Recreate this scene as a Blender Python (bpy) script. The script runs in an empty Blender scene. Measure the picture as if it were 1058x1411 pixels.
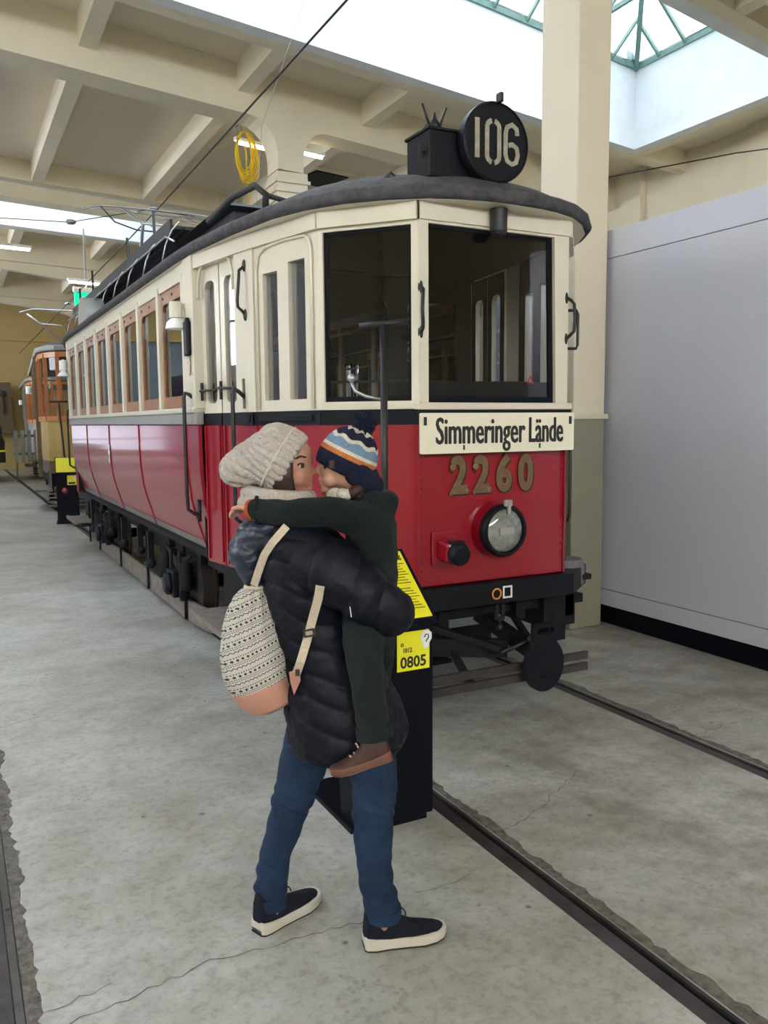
import bpy, bmesh, math, random
from mathutils import Vector, Matrix, noise
from mathutils.geometry import tessellate_polygon
random.seed(7)
PI = math.pi
scene = bpy.context.scene
COL = scene.collection

# ------------------------------------------------------------------ camera
F_PX, CX, CY = 1148.0, 529.0, 705.5
R_W = ((0.0, 0.0, 0.0),) * 3
def camera_axes():
    vx, vy, s = -73.0, 586.0, -0.0085
    d = Vector(((vx - CX) / F_PX, -(vy - CY) / F_PX, -1.0)).normalized()
    p2 = Vector(((vx + 1000 - CX) / F_PX, -(vy + 1000 * s - CY) / F_PX, -1.0))
    up = p2.cross(d).normalized()
    if up.y < 0: up = -up
    x = d.cross(up)
    return Matrix((x, d, up))            # rows: world axes in camera space
RC = camera_axes()
EYE = Vector((0, 0, 1.6))
cam_data = bpy.data.cameras.new('camera')
cam_data.sensor_fit = 'HORIZONTAL'; cam_data.sensor_width = 36.0
cam_data.lens = F_PX / 1058.0 * 36.0
cam_data.clip_start = 0.05; cam_data.clip_end = 300
cam = bpy.data.objects.new('camera', cam_data)
COL.objects.link(cam)
cam.matrix_world = Matrix.Translation(EYE) @ RC.to_4x4()
scene.camera = cam

# ------------------------------------------------------------------ sky, light, exposure
scene.view_settings.view_transform = 'Standard'
scene.view_settings.look = 'None'
scene.view_settings.gamma = 1
scene.view_settings.use_curve_mapping = False
scene.view_settings.exposure = 1.2
SKY = 10.0
w = bpy.data.worlds.new('overcast_sky'); scene.world = w; w.use_nodes = True
bg = w.node_tree.nodes['Background']
bg.inputs[0].default_value = (0.88, 0.945, 1.0, 1); bg.inputs[1].default_value = SKY
scene.cycles.max_bounces = 7
scene.cycles.diffuse_bounces = 4
scene.cycles.glossy_bounces = 4
scene.cycles.transparent_max_bounces = 12
scene.cycles.sample_clamp_indirect = 6.0
scene.cycles.caustics_reflective = False
scene.cycles.caustics_refractive = False

def portal(name, loc, sx, sy, rot):
    l = bpy.data.lights.new(name, 'AREA'); l.shape = 'RECTANGLE'; l.size = sx; l.size_y = sy
    l.cycles.is_portal = True
    o = bpy.data.objects.new(name, l); COL.objects.link(o)
    o.location = loc; o.rotation_euler = rot
    return o
portal('skylight_portal', (1.45, 7.25, 7.12), 18.4, 3.4, (0, 0, 0.2))
portal('skylight_portal', (1.5, 19.2, 7.12), 9.0, 3.4, (0, 0, 0.2))
portal('window_portal', (-8.0, 12.0, 4.15), 2.3, 39.8, (0, -PI / 2, 0))
portal('window_portal', (-4.2, 32.0, .95), 6.4, 1.3, (PI / 2, 0, PI + .22))  # sampling portal for the back window added for reflections

portal('window_portal', (-1.0, -8.0, 4.4), 14.0, 1.3, (PI / 2, 0, PI))  # sampling portal for the fill opening added behind the camera

# ------------------------------------------------------------------ materials
def mat(name, color, rough=0.6, metal=0.0, coat=0.0, noise_amt=0.0, noise_scale=8.0, color2=None,
        bump=0.0, bump_scale=40.0, emit=None, spec=0.5, sheen=0.0, detail=4.0):
    m = bpy.data.materials.new(name); m.use_nodes = True
    nt = m.node_tree; b = nt.nodes['Principled BSDF']
    c = (*color, 1)
    b.inputs['Base Color'].default_value = c
    b.inputs['Roughness'].default_value = rough
    b.inputs['Metallic'].default_value = metal
    b.inputs['Coat Weight'].default_value = coat
    b.inputs['Coat Roughness'].default_value = 0.08
    b.inputs['Specular IOR Level'].default_value = spec
    if sheen: b.inputs['Sheen Weight'].default_value = sheen
    tc = nt.nodes.new('ShaderNodeTexCoord')
    if noise_amt or color2:
        n = nt.nodes.new('ShaderNodeTexNoise'); n.inputs['Scale'].default_value = noise_scale
        n.inputs['Detail'].default_value = detail; n.inputs['Roughness'].default_value = 0.65
        nt.links.new(tc.outputs['Object'], n.inputs['Vector'])
        r = nt.nodes.new('ShaderNodeValToRGB')
        r.color_ramp.elements[0].position = 0.3; r.color_ramp.elements[1].position = 0.7
        c2 = color2 or tuple(min(1, x * (1 - noise_amt)) for x in color)
        r.color_ramp.elements[0].color = (*c2, 1); r.color_ramp.elements[1].color = c
        nt.links.new(n.outputs['Fac'], r.inputs['Fac']); nt.links.new(r.outputs['Color'], b.inputs['Base Color'])
    if bump:
        n2 = nt.nodes.new('ShaderNodeTexNoise'); n2.inputs['Scale'].default_value = bump_scale
        n2.inputs['Detail'].default_value = 3
        nt.links.new(tc.outputs['Object'], n2.inputs['Vector'])
        bp = nt.nodes.new('ShaderNodeBump'); bp.inputs['Strength'].default_value = bump; bp.inputs['Distance'].default_value = 0.01
        nt.links.new(n2.outputs['Fac'], bp.inputs['Height']); nt.links.new(bp.outputs['Normal'], b.inputs['Normal'])
    if emit:
        b.inputs['Emission Color'].default_value = (*emit[0], 1); b.inputs['Emission Strength'].default_value = emit[1]
    return m
def glass(name, tint=(0.85, 0.9, 0.9), boost=1.5, rough=0.0):
    m = bpy.data.materials.new(name); m.use_nodes = True
    nt = m.node_tree; nt.nodes.remove(nt.nodes['Principled BSDF'])
    out = nt.nodes['Material Output']
    t = nt.nodes.new('ShaderNodeBsdfTransparent'); t.inputs[0].default_value = (*tint, 1)
    g = nt.nodes.new('ShaderNodeBsdfGlossy'); g.inputs['Roughness'].default_value = rough
    f = nt.nodes.new('ShaderNodeFresnel'); f.inputs['IOR'].default_value = 1.5
    mu = nt.nodes.new('ShaderNodeMath'); mu.operation = 'MULTIPLY'; mu.inputs[1].default_value = boost; mu.use_clamp = True
    mx = nt.nodes.new('ShaderNodeMixShader')
    nt.links.new(f.outputs[0], mu.inputs[0]); nt.links.new(mu.outputs[0], mx.inputs[0])
    nt.links.new(t.outputs[0], mx.inputs[1]); nt.links.new(g.outputs[0], mx.inputs[2])
    nt.links.new(mx.outputs[0], out.inputs['Surface'])
    return m
def N(nt, t, **kw):
    n = nt.nodes.new(t)
    for k, v in kw.items():
        if k == 'op': n.operation = v
        else: n.inputs[int(k[1:])].default_value = v
    return n

M = {}
M['plaster'] = mat('cream_plaster', (0.86, 0.765, 0.58), 0.9, noise_amt=0.07, noise_scale=1.3, bump=0.15, bump_scale=25)
M['slab'] = mat('cream_soffit', (0.86, 0.755, 0.58), 0.9, noise_amt=0.06, noise_scale=0.9, bump=0.1, bump_scale=20)
M['wall_yellow'] = mat('ochre_wall_paint', (0.66, 0.50, 0.22), 0.9, noise_amt=0.12, noise_scale=0.8)
M['white_plaster'] = mat('white_plaster', (0.86, 0.88, 0.88), 0.9, noise_amt=0.1, noise_scale=3, bump=0.5, bump_scale=9)
M['column'] = mat('column_paint', (0.74, 0.65, 0.50), 0.8, noise_amt=0.05, noise_scale=2, bump=0.1, bump_scale=14)
M['grey_blue'] = mat('grey_blue_reflection_tone', (0.30, 0.38, 0.46), 0.7, noise_amt=.15, noise_scale=1)  # tone for the unseen panel mirrored in the tram's side windows
M['olive'] = mat('olive_grey_paint', (0.28, 0.26, 0.19), 0.45, noise_amt=0.12, noise_scale=5, bump=0.1, bump_scale=18)
M['red'] = mat('tram_red_enamel', (0.27, 0.002, 0.014), 0.3, coat=0.5, noise_amt=0.06, noise_scale=3)
M['grey_enamel'] = mat('grey_enamel', (0.30, 0.29, 0.27), 0.4, coat=0.2, noise_amt=0.1)
M['cream'] = mat('ivory_enamel', (0.66, 0.60, 0.48), 0.4, coat=0.25, noise_amt=0.06, noise_scale=6)
M['black'] = mat('black_paint', (0.010, 0.011, 0.015), 0.42, noise_amt=0.3, noise_scale=9, bump=0.1, spec=0.15)
M['satin_black'] = mat('satin_black', (0.004, 0.005, 0.009), 0.5, spec=0.12)
M['under'] = mat('dark_undercarriage', (0.011, 0.011, 0.013), 0.6, noise_amt=0.5, noise_scale=12, bump=0.3, bump_scale=30, spec=.2)
M['rust'] = mat('brown_iron', (0.045, 0.034, 0.030), 0.6, color2=(0.02, 0.018, 0.018), noise_scale=14, bump=0.2)
M['canvas'] = mat('dusty_roof_canvas', (0.085, 0.08, 0.085), 0.85, color2=(0.030, 0.029, 0.035), noise_scale=16, bump=0.5, bump_scale=50)
M['walkway'] = mat('dark_roof_boards', (0.05, 0.048, 0.055), 0.7, noise_amt=0.5, noise_scale=10, bump=0.2)
M['steel'] = mat('grey_steel', (0.42, 0.43, 0.44), 0.35, metal=0.8)
M['iron'] = mat('wrought_iron', (0.02, 0.02, 0.022), 0.45, metal=0.3)
M['wood'] = mat('varnished_teak', (0.36, 0.15, 0.06), 0.4, color2=(0.22, 0.085, 0.035), noise_scale=20, coat=0.3)
M['pale_wood'] = mat('worn_grey_wood', (0.25, 0.21, 0.18), 0.8, color2=(0.14, 0.115, 0.10), noise_scale=11, bump=0.3)
M['interior'] = mat('darkened_interior', (0.012, 0.010, 0.010), 0.7, noise_amt=0.3, spec=.2)  # shade inside the tram put into a near-black colour
M['glass'] = glass('window_glass', (0.62, 0.66, 0.70), 1.25)
M['cab_glass'] = glass('cab_glass', (0.95, 0.96, 0.98), 0.5)
M['sky_glass'] = glass('skylight_glass', (0.27, 0.29, 0.315), 0.6)
M['clear_pane'] = glass('clear_pane', (0.95, 0.95, 0.96), 0.6)
M['dimmed_glass'] = glass('dimmed_glass', (0.34, 0.34, 0.36), 0.6)  # tinted only to tone down the added back window's reflection
M['green_steel'] = mat('grey_green_steel', (0.20, 0.33, 0.28), 0.6, noise_amt=0.2)
M['panel'] = mat('pale_lilac_laminate', (0.56, 0.57, 0.64), 0.22, coat=0.2, noise_amt=0.02)
M['yellow'] = mat('yellow_label', (0.86, 0.80, 0.02), 0.45)
M['ink'] = mat('black_ink', (0.012, 0.012, 0.012), 0.5)
M['white'] = mat('white_paint', (0.85, 0.86, 0.86), 0.5)
M['sign_cream'] = mat('ivory_sign_enamel', (0.80, 0.74, 0.58), 0.35, coat=0.3, noise_amt=0.08, noise_scale=9)
M['bronze'] = mat('bronze_paint', (0.20, 0.13, 0.065), 0.45, metal=0.4, noise_amt=0.3, noise_scale=25)
M['orange'] = mat('orange_paint', (0.75, 0.28, 0.03), 0.5)
M['lens'] = mat('ribbed_lamp_lens', (0.33, 0.33, 0.31), 0.12, color2=(0.09, 0.10, 0.09), noise_scale=14, coat=0.8)
M['tube'] = mat('fluorescent_tube', (1, 1, 1), 0.5, emit=((1.0, 0.88, 0.62), 9.0))
M['hose'] = mat('yellow_rubber_hose', (0.80, 0.55, 0.0), 0.5)
M['tram_yellow'] = mat('ochre_enamel', (0.50, 0.33, 0.09), 0.5, color2=(0.40, 0.26, 0.08), noise_scale=4)
M['tram_brown'] = mat('brown_frame_paint', (0.16, 0.11, 0.055), 0.55, noise_amt=0.3)
M['tram_grey'] = mat('grey_body_paint', (0.26, 0.26, 0.24), 0.6, noise_amt=0.25)
M['orange_wood'] = mat('orange_varnished_wood', (0.55, 0.19, 0.04), 0.45, noise_amt=0.25, noise_scale=12)
M['exit_green'] = mat('exit_sign_green', (0.0, 0.35, 0.15), 0.4, emit=((0.0, 0.55, 0.25), 0.8))
M['bus_blue'] = mat('violet_blue_enamel', (0.10, 0.09, 0.32), 0.3, coat=0.5)
M['cyan'] = mat('cyan_enamel', (0.0, 0.42, 0.80), 0.35, coat=0.4)
M['bell_grey'] = mat('dusty_grey', (0.13, 0.125, 0.14), 0.6, noise_amt=.2)
M['sand'] = mat('sand_fabric', (0.5, 0.45, 0.4), 0.9)

# ------------------------------------------------------------------ mesh helpers
class MB:
    def __init__(s): s.v = []; s.f = []
    def add(s, vs, fs):
        k = len(s.v); s.v += [Vector(p) for p in vs]; s.f += [tuple(i + k for i in f) for f in fs]; return s
    def box(s, x0, x1, y0, y1, z0, z1):
        return s.add([(x0, y0, z0), (x1, y0, z0), (x1, y1, z0), (x0, y1, z0), (x0, y0, z1), (x1, y0, z1), (x1, y1, z1), (x0, y1, z1)],
                     [(0, 3, 2, 1), (4, 5, 6, 7), (0, 1, 5, 4), (1, 2, 6, 5), (2, 3, 7, 6), (3, 0, 4, 7)])
    def beam(s, a, b, wd, h, up=(0, 0, 1)):      # rectangular bar from a to b
        a = Vector(a); b = Vector(b); d = (b - a).normalized(); up = Vector(up)
        x = d.cross(up)
        if x.length < 1e-5: x = d.cross(Vector((1, 0, 0)))
        x.normalize(); y = x.cross(d)
        x *= wd / 2; y *= h / 2
        return s.add([a - x - y, a + x - y, a + x + y, a - x + y, b - x - y, b + x - y, b + x + y, b - x + y],
                     [(0, 3, 2, 1)[::-1], (4, 5, 6, 7)[::-1], (0, 1, 5, 4)[::-1], (1, 2, 6, 5)[::-1], (2, 3, 7, 6)[::-1], (3, 0, 4, 7)[::-1]])
    def ring(s, pts_list, closed=True, caps=True):  # list of rings of equal length
        n = len(pts_list[0]); vs = [p for r in pts_list for p in r]; fs = []
        for i in range(len(pts_list) - 1):
            for j in range(n if closed else n - 1):
                fs.append((i * n + j, i * n + (j + 1) % n, (i + 1) * n + (j + 1) % n, (i + 1) * n + j))
        if caps and closed:
            fs.append(tuple(range(n))[::-1]); fs.append(tuple((len(pts_list) - 1) * n + j for j in range(n)))
        return s.add(vs, fs)
    def tube(s, pts, r, n=8, closed=False):
        pts = [Vector(p) for p in pts]; rs = r if isinstance(r, (list, tuple)) else [r] * len(pts)
        rings = []; prev = None
        m = len(pts)
        for i, p in enumerate(pts):
            if closed: d = (pts[(i + 1) % m] - pts[i - 1])
            else: d = pts[min(i + 1, m - 1)] - pts[max(i - 1, 0)]
            if d.length < 1e-9: d = Vector((0, 0, 1))
            d.normalize()
            if prev is None:
                u = d.cross(Vector((0, 0, 1)))
                if u.length < 1e-3: u = d.cross(Vector((1, 0, 0)))
            else:
                u = prev - d * prev.dot(d)
                if u.length < 1e-4: u = d.cross(Vector((1, 0, 0)))
            u.normalize(); prev = u; v = d.cross(u)
            rings.append([p + (u * math.cos(2 * PI * k / n) + v * math.sin(2 * PI * k / n)) * rs[i] for k in range(n)])
        if closed: rings.append(rings[0])
        return s.ring(rings, True, not closed)
    def lathe(s, c, axis, prof, n=24):            # prof: (radius, along axis)
        c = Vector(c); a = Vector(axis).normalized(); u = a.cross(Vector((0, 0, 1)))
        if u.length < 1e-3: u = a.cross(Vector((1, 0, 0)))
        u.normalize(); v = a.cross(u)
        return s.ring([[c + a * h + (u * math.cos(2 * PI * k / n) + v * math.sin(2 * PI * k / n)) * max(r, 1e-4) for k in range(n)] for r, h in prof])
    def cyl(s, a, b, r, n=20):
        a = Vector(a); b = Vector(b); L = (b - a).length
        return s.lathe(a, b - a, [(r, 0), (r, L)], n)
    def ball(s, c, r, n=14, m=8):                 # r scalar or (rx, ry, rz)
        if not isinstance(r, (tuple, list)): r = (r, r, r)
        c = Vector(c); rings = []
        for i in range(m + 1):
            t = PI * i / m; rr = max(math.sin(t), 1e-3)
            rings.append([c + Vector((r[0] * rr * math.cos(2 * PI * k / n), r[1] * rr * math.sin(2 * PI * k / n), -r[2] * math.cos(t))) for k in range(n)])
        return s.ring(rings)
    def plate(s, outer, holes, frame, t):         # 2-D outline with holes, extruded by t along the frame's normal
        o, u, v = [Vector(q) for q in frame]; nrm = u.cross(v).normalized()
        loops = [outer] + list(holes)
        tris = tessellate_polygon([[Vector((p[0], p[1], 0)) for p in l] for l in loops])
        flat = [p for l in loops for p in l]; n = len(flat)
        A = [o + u * p[0] + v * p[1] for p in flat]; B = [q + nrm * t for q in A]
        fs = []
        for a, b, c in tris:
            area = (flat[b][0] - flat[a][0]) * (flat[c][1] - flat[a][1]) - (flat[b][1] - flat[a][1]) * (flat[c][0] - flat[a][0])
            if area < 0: b, c = c, b
            fs.append((a, c, b)); fs.append((a + n, b + n, c + n))
        k = 0
        for l in loops:
            m = len(l); ar = sum(l[i][0] * l[(i + 1) % m][1] - l[(i + 1) % m][0] * l[i][1] for i in range(m))
            fwd = (ar > 0) == (l is outer)
            for i in range(m):
                a, b = k + i, k + (i + 1) % m
                if not fwd: a, b = b, a
                fs.append((a, b, b + n, a + n))
            k += m
        return s.add(A + B, fs)
    def mesh(s, name):
        me = bpy.data.meshes.new(name); me.from_pydata([tuple(v) for v in s.v], [], s.f); me.update(); return me
    def build(s, name, m, parent=None, smooth=False, bevel=0.0, label=None, kind=None):
        me = s.mesh(name)
        if smooth:
            for p in me.polygons: p.use_smooth = True
        o = bpy.data.objects.new(name, me); COL.objects.link(o)
        if m: me.materials.append(m)
        if parent is not None: o.parent = parent
        if bevel:
            b = o.modifiers.new('b', 'BEVEL'); b.width = bevel; b.segments = 2; b.limit_method = 'ANGLE'
        if smooth == 'auto':
            bm = bmesh.new(); bm.from_mesh(me)
            for e in bm.edges:
                if len(e.link_faces) == 2 and e.calc_face_angle(0) > 0.7: e.smooth = False
            bm.to_mesh(me); bm.free()
        if label: o['label'] = label
        if kind: o['kind'] = kind
        return o
def tag(o, label, cat, group=None):
    o['label'] = label; o['category'] = cat
    if group: o['group'] = group
    return o
def empty(name, loc=(0, 0, 0), rz=0.0):
    o = bpy.data.objects.new(name, None); COL.objects.link(o); o.location = loc; o.rotation_euler = (0, 0, rz)
    o.empty_display_size = 0.1
    return o
def copy_tree(o, parent=None):
    c = o.copy(); COL.objects.link(c); c.parent = parent
    for ch in list(o.children): copy_tree(ch, c)
    return c
def rrect(x0, x1, y0, y1, r=0.03, n=5, corners=(1, 1, 1, 1)):   # bl, br, tr, tl
    pts = []
    for k, (cx, cy, a0) in enumerate(((x0 + r, y0 + r, PI), (x1 - r, y0 + r, 1.5 * PI), (x1 - r, y1 - r, 0), (x0 + r, y1 - r, PI / 2))):
        if corners[k]:
            for i in range(n + 1):
                a = a0 + PI / 2 * i / n; pts.append((cx + r * math.cos(a), cy + r * math.sin(a)))
        else: pts.append(((x0, x1, x1, x0)[k], (y0, y0, y1, y1)[k]))
    return pts
def circle(cx, cy, r, n=32, ry=None): return [(cx + r * math.cos(2 * PI * k / n), cy + (ry or r) * math.sin(2 * PI * k / n)) for k in range(n)]
def text_mesh(name, s, size, width, m, parent, origin, u, v, depth=0.002, bold=0.0, align='CENTER', label=None, fat=0.0):
    cu = bpy.data.curves.new(name, 'FONT'); cu.body = s; cu.size = size; cu.extrude = depth; cu.offset = bold
    cu.align_x = align; cu.align_y = 'CENTER'; cu.resolution_u = 3
    tmp = bpy.data.objects.new(name, cu); COL.objects.link(tmp)
    bpy.context.view_layer.update()
    dg = bpy.context.evaluated_depsgraph_get()
    me = bpy.data.meshes.new_from_object(tmp.evaluated_get(dg)); bpy.data.objects.remove(tmp)
    xs = [q.co.x for q in me.vertices]; wd = max(xs) - min(xs)
    sx = width / wd if width else 1.0
    u = Vector(u).normalized(); v = Vector(v).normalized(); n = u.cross(v); o0 = Vector(origin)
    for q in me.vertices: q.co = o0 + u * q.co.x * sx + v * q.co.y + n * q.co.z
    if fat:
        vs = [q.co.copy() for q in me.vertices]; fs = [tuple(p.vertices) for p in me.polygons]; k = len(vs); mb = MB()
        for i, (a_, b_) in enumerate(((-fat, 0), (0, 0), (fat, 0), (0, fat * .5), (0, -fat * .5))): mb.add([q + u * a_ + v * b_ + n * .00005 * i for q in vs], fs)
        me = mb.mesh(name)
    me.materials.clear(); me.materials.append(m)
    o = bpy.data.objects.new(name, me); COL.objects.link(o); o.parent = parent
    if label: o['label'] = label
    return o
def structure(o): o['kind'] = 'structure'; return o
# ------------------------------------------------------------------ floor
SK = 0.22
def floor_material():
    m = bpy.data.materials.new('worn_concrete'); m.use_nodes = True; nt = m.node_tree; L = nt.links.new
    b = nt.nodes['Principled BSDF']; tc = N(nt, 'ShaderNodeTexCoord')
    def nz(sc, det, rough=0.6):
        n = N(nt, 'ShaderNodeTexNoise'); n.inputs['Scale'].default_value = sc; n.inputs['Detail'].default_value = det
        n.inputs['Roughness'].default_value = rough; L(tc.outputs['Object'], n.inputs['Vector']); return n
    def ramp(src, stops):
        r = N(nt, 'ShaderNodeValToRGB'); e = r.color_ramp.elements
        while len(e) < len(stops): e.new(0.5)
        for k, (p, c) in enumerate(stops): e[k].position = p; e[k].color = (*c, 1)
        L(src, r.inputs['Fac']); return r
    def mix(fac, a, c, mode='MIX'):
        x = N(nt, 'ShaderNodeMixRGB'); x.blend_type = mode
        if isinstance(fac, float): x.inputs[0].default_value = fac
        else: L(fac, x.inputs[0])
        for i, q in ((1, a), (2, c)):
            if isinstance(q, tuple): x.inputs[i].default_value = (*q, 1)
            else: L(q, x.inputs[i])
        return x.outputs[0]
    big = ramp(nz(0.7, 5).outputs['Fac'], [(0.28, (0.32, 0.318, 0.28)), (0.5, (0.45, 0.455, 0.43)), (0.72, (0.56, 0.575, 0.57))])
    mid = ramp(nz(4.5, 6, 0.7).outputs['Fac'], [(0.32, (0.72, 0.71, 0.67)), (0.62, (1, 1, 1))])
    col = mix(1.0, big.outputs[0], mid.outputs[0], 'MULTIPLY')
    fine = ramp(nz(26, 6, 0.75).outputs['Fac'], [(0.36, (0.74, 0.73, 0.70)), (0.52, (1, 1, 1))])
    col = mix(1.0, col, fine.outputs[0], 'MULTIPLY')
    # brown grease blotches between the rails
    sp = N(nt, 'ShaderNodeSeparateXYZ'); L(tc.outputs['Object'], sp.inputs[0])
    g1 = N(nt, 'ShaderNodeMapRange'); g1.inputs[1].default_value = 1.7; g1.inputs[2].default_value = 2.3; L(sp.outputs[0], g1.inputs[0])
    bl = ramp(nz(2.3, 6, 0.72).outputs['Fac'], [(0.43, (0, 0, 0)), (0.64, (1, 1, 1))])
    mm = N(nt, 'ShaderNodeMath', op='MULTIPLY'); L(g1.outputs[0], mm.inputs[0]); L(bl.outputs[0], mm.inputs[1])
    m2 = N(nt, 'ShaderNodeMath', op='MULTIPLY'); m2.inputs[1].default_value = 0.75; L(mm.outputs[0], m2.inputs[0])
    col = mix(m2.outputs[0], col, (0.17, 0.145, 0.11))
    # small dark spots and chips
    vo = N(nt, 'ShaderNodeTexVoronoi'); vo.inputs['Scale'].default_value = 8.0; L(tc.outputs['Object'], vo.inputs['Vector'])
    sr = ramp(vo.outputs['Distance'], [(0.05, (1, 1, 1)), (0.11, (0, 0, 0))])
    se = N(nt, 'ShaderNodeSeparateXYZ'); L(vo.outputs['Color'], se.inputs[0])
    gt = N(nt, 'ShaderNodeMath', op='GREATER_THAN'); gt.inputs[1].default_value = 0.70; L(se.outputs[0], gt.inputs[0])
    ms = N(nt, 'ShaderNodeMath', op='MULTIPLY'); L(sr.outputs[0], ms.inputs[0]); L(gt.outputs[0], ms.inputs[1])
    col = mix(ms.outputs[0], col, (0.14, 0.13, 0.12))
    vo2 = N(nt, 'ShaderNodeTexVoronoi'); vo2.inputs['Scale'].default_value = 26.0; L(tc.outputs['Object'], vo2.inputs['Vector'])
    sr2 = ramp(vo2.outputs['Distance'], [(0.13, (1, 1, 1)), (0.24, (0, 0, 0))])
    msk = ramp(nz(1.6, 3).outputs['Fac'], [(0.52, (0, 0, 0)), (0.62, (1, 1, 1))])
    mt = N(nt, 'ShaderNodeMath', op='MULTIPLY'); L(sr2.outputs[0], mt.inputs[0]); L(msk.outputs[0], mt.inputs[1])
    mt2 = N(nt, 'ShaderNodeMath', op='MULTIPLY'); mt2.inputs[1].default_value = 0.6; L(mt.outputs[0], mt2.inputs[0])
    col = mix(mt2.outputs[0], col, (0.20, 0.19, 0.165))
    L(col, b.inputs['Base Color'])
    rr = N(nt, 'ShaderNodeMapRange'); rr.inputs[1].default_value = 0.35; rr.inputs[2].default_value = 0.7
    rr.inputs[3].default_value = 0.30; rr.inputs[4].default_value = 0.52
    L(nz(2.0, 5).outputs['Fac'], rr.inputs[0]); L(rr.outputs[0], b.inputs['Roughness'])
    bp = N(nt, 'ShaderNodeBump'); bp.inputs['Strength'].default_value = 0.25; bp.inputs['Distance'].default_value = 0.01
    L(nz(9.0, 8, 0.7).outputs['Fac'], bp.inputs['Height']); L(bp.outputs['Normal'], b.inputs['Normal'])
    return m
M['floor'] = floor_material()
X0, X1, Y0, Y1 = -8.0, 11.6, -8.0, 36.0
b = MB()
GR = [(0.02, 0.10), (1.70, 1.80), (3.15, 3.25)]      # sunken rail grooves
xs = [X0] + [q for g in GR for q in g] + [X1]
for i in range(0, len(xs), 2): b.box(xs[i], xs[i + 1], Y0, Y1, -0.3, 0)
for g in GR: b.box(g[0], g[1], Y0, Y1, -0.3, -0.06)
structure(b.build('floor', M['floor']))
M['groove'] = mat('oily_concrete_edge', (0.20, 0.18, 0.155), 0.7, color2=(0.045, 0.04, 0.035), noise_scale=30, bump=0.8, bump_scale=45, detail=8)
M['rail'] = mat('grooved_rail_steel', (0.10, 0.085, 0.09), 0.42, metal=0.6, color2=(0.05, 0.043, 0.045), noise_scale=9)
for i, (a, c) in enumerate(GR):
    r = empty('tram_rail', ((a + c) / 2, 3, -0.06))
    tag(r, ['steel tram rail cut off by the lower left edge of the picture',
            'grooved steel rail running from the black stand to the bottom right corner',
            'grooved steel rail leading from the coupling plate to the right edge, before the lilac wall'][i], 'rail')
    h = MB().box(-(c - a) / 2, 0.012, -9, 30, 0, 0.058); h.build('rail_head', M['rail'], r, bevel=0.004)
    h = MB().box(0.038, (c - a) / 2, -9, 30, 0, 0.054); h.build('guard_lip', M['rail'], r)
    # ragged mortar strip beside the rail
    s = MB(); n = 700; L0 = []; L1 = []
    for k in range(n + 1):
        y = -4 + 20.0 * k / n
        L0.append((c - (a + c) / 2 - 0.002, y, 0.0615)); L1.append((c - (a + c) / 2 + 0.03 + 0.022 * random.random() + 0.008 * math.sin(k * .31), y, 0.0605))
    s.ring([L0, L1], closed=False).build('mortar_strip', M['groove'], r)
# hairline cracks in the slab
def crack(pts, wd=0.004):
    s = MB(); A = []; B_ = []
    for i in range(len(pts) - 1):
        p, q = Vector((*pts[i], 0)), Vector((*pts[i + 1], 0)); n = max(3, int((q - p).length / 0.03))
        d = (q - p).normalized(); nn = Vector((-d.y, d.x, 0))
        for k in range(n):
            c = p + (q - p) * k / n + nn * random.uniform(-.012, .012); wv = wd * random.uniform(.25, 1)
            A.append(c + nn * wv / 2 + Vector((0, 0, .0012))); B_.append(c - nn * wv / 2 + Vector((0, 0, .0012)))
    return s.ring([A, B_], closed=False)
M['crack'] = mat('crack_dark', (0.09, 0.085, 0.075), 0.9)
cr = MB()
def merge(a, c): a.add(c.v, c.f)
def FL(px, py, z=0.0):        # a point of the floor seen at a pixel
    d = RC @ Vector(((px - CX) / F_PX, -(py - CY) / F_PX, -1.0)); t = (z - EYE.z) / d.z; p = EYE + d * t; return (p.x, p.y)
for pl in ([(95, 1411), (190, 1370), (290, 1325), (365, 1308), (430, 1288), (520, 1265)], [(575, 1232), (625, 1215), (662, 1203)],
           [(690, 1148), (740, 1118), (765, 1090), (805, 1058)], [(955, 1015), (1010, 995), (1056, 985)], [(30, 1411), (110, 1375), (170, 1352)],
           [(0, 1003), (60, 985), (140, 975)]):
    merge(cr, crack([FL(*q) for q in pl]))
structure(cr.build('trim_1', M['crack']))

# ------------------------------------------------------------------ walls
def ysk(x, y): return y + SK * x
def skbox(b, x0, x1, y0, y1, z0, z1, s0=SK, s1=SK):
    return b.add([(x0, y0 + s0 * x0, z0), (x1, y0 + s0 * x1, z0), (x1, y1 + s1 * x1, z0), (x0, y1 + s1 * x0, z0),
                  (x0, y0 + s0 * x0, z1), (x1, y0 + s0 * x1, z1), (x1, y1 + s1 * x1, z1), (x0, y1 + s1 * x0, z1)],
                 [(0, 3, 2, 1), (4, 5, 6, 7), (0, 1, 5, 4), (1, 2, 6, 5), (2, 3, 7, 6), (3, 0, 4, 7)])
b = MB().box(X1, X1 + .3, Y0, Y1 + 3, 0, 6.3)
for y in (2.2, 5.9, 9.0, 11.8, 15): b.box(X1 - .12, X1, y, y + .5, 0, 6.2)
structure(b.build('wall_right', M['plaster']))
b = MB()
b.box(X0 - .3, X0, Y0, Y1, 0, 3.0).box(X0 - .3, X0, Y0, Y1, 5.3, 6.3)
for y in range(-8, 37, 4): b.box(X0 - .3, X0 + .1, y - .15, y + .15, 3.0, 5.3)
b.box(X0 - .3, X0, -4, 4, 3.0, 5.3)  # unseen solid bays added to block window reflections in the cab glass

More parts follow.
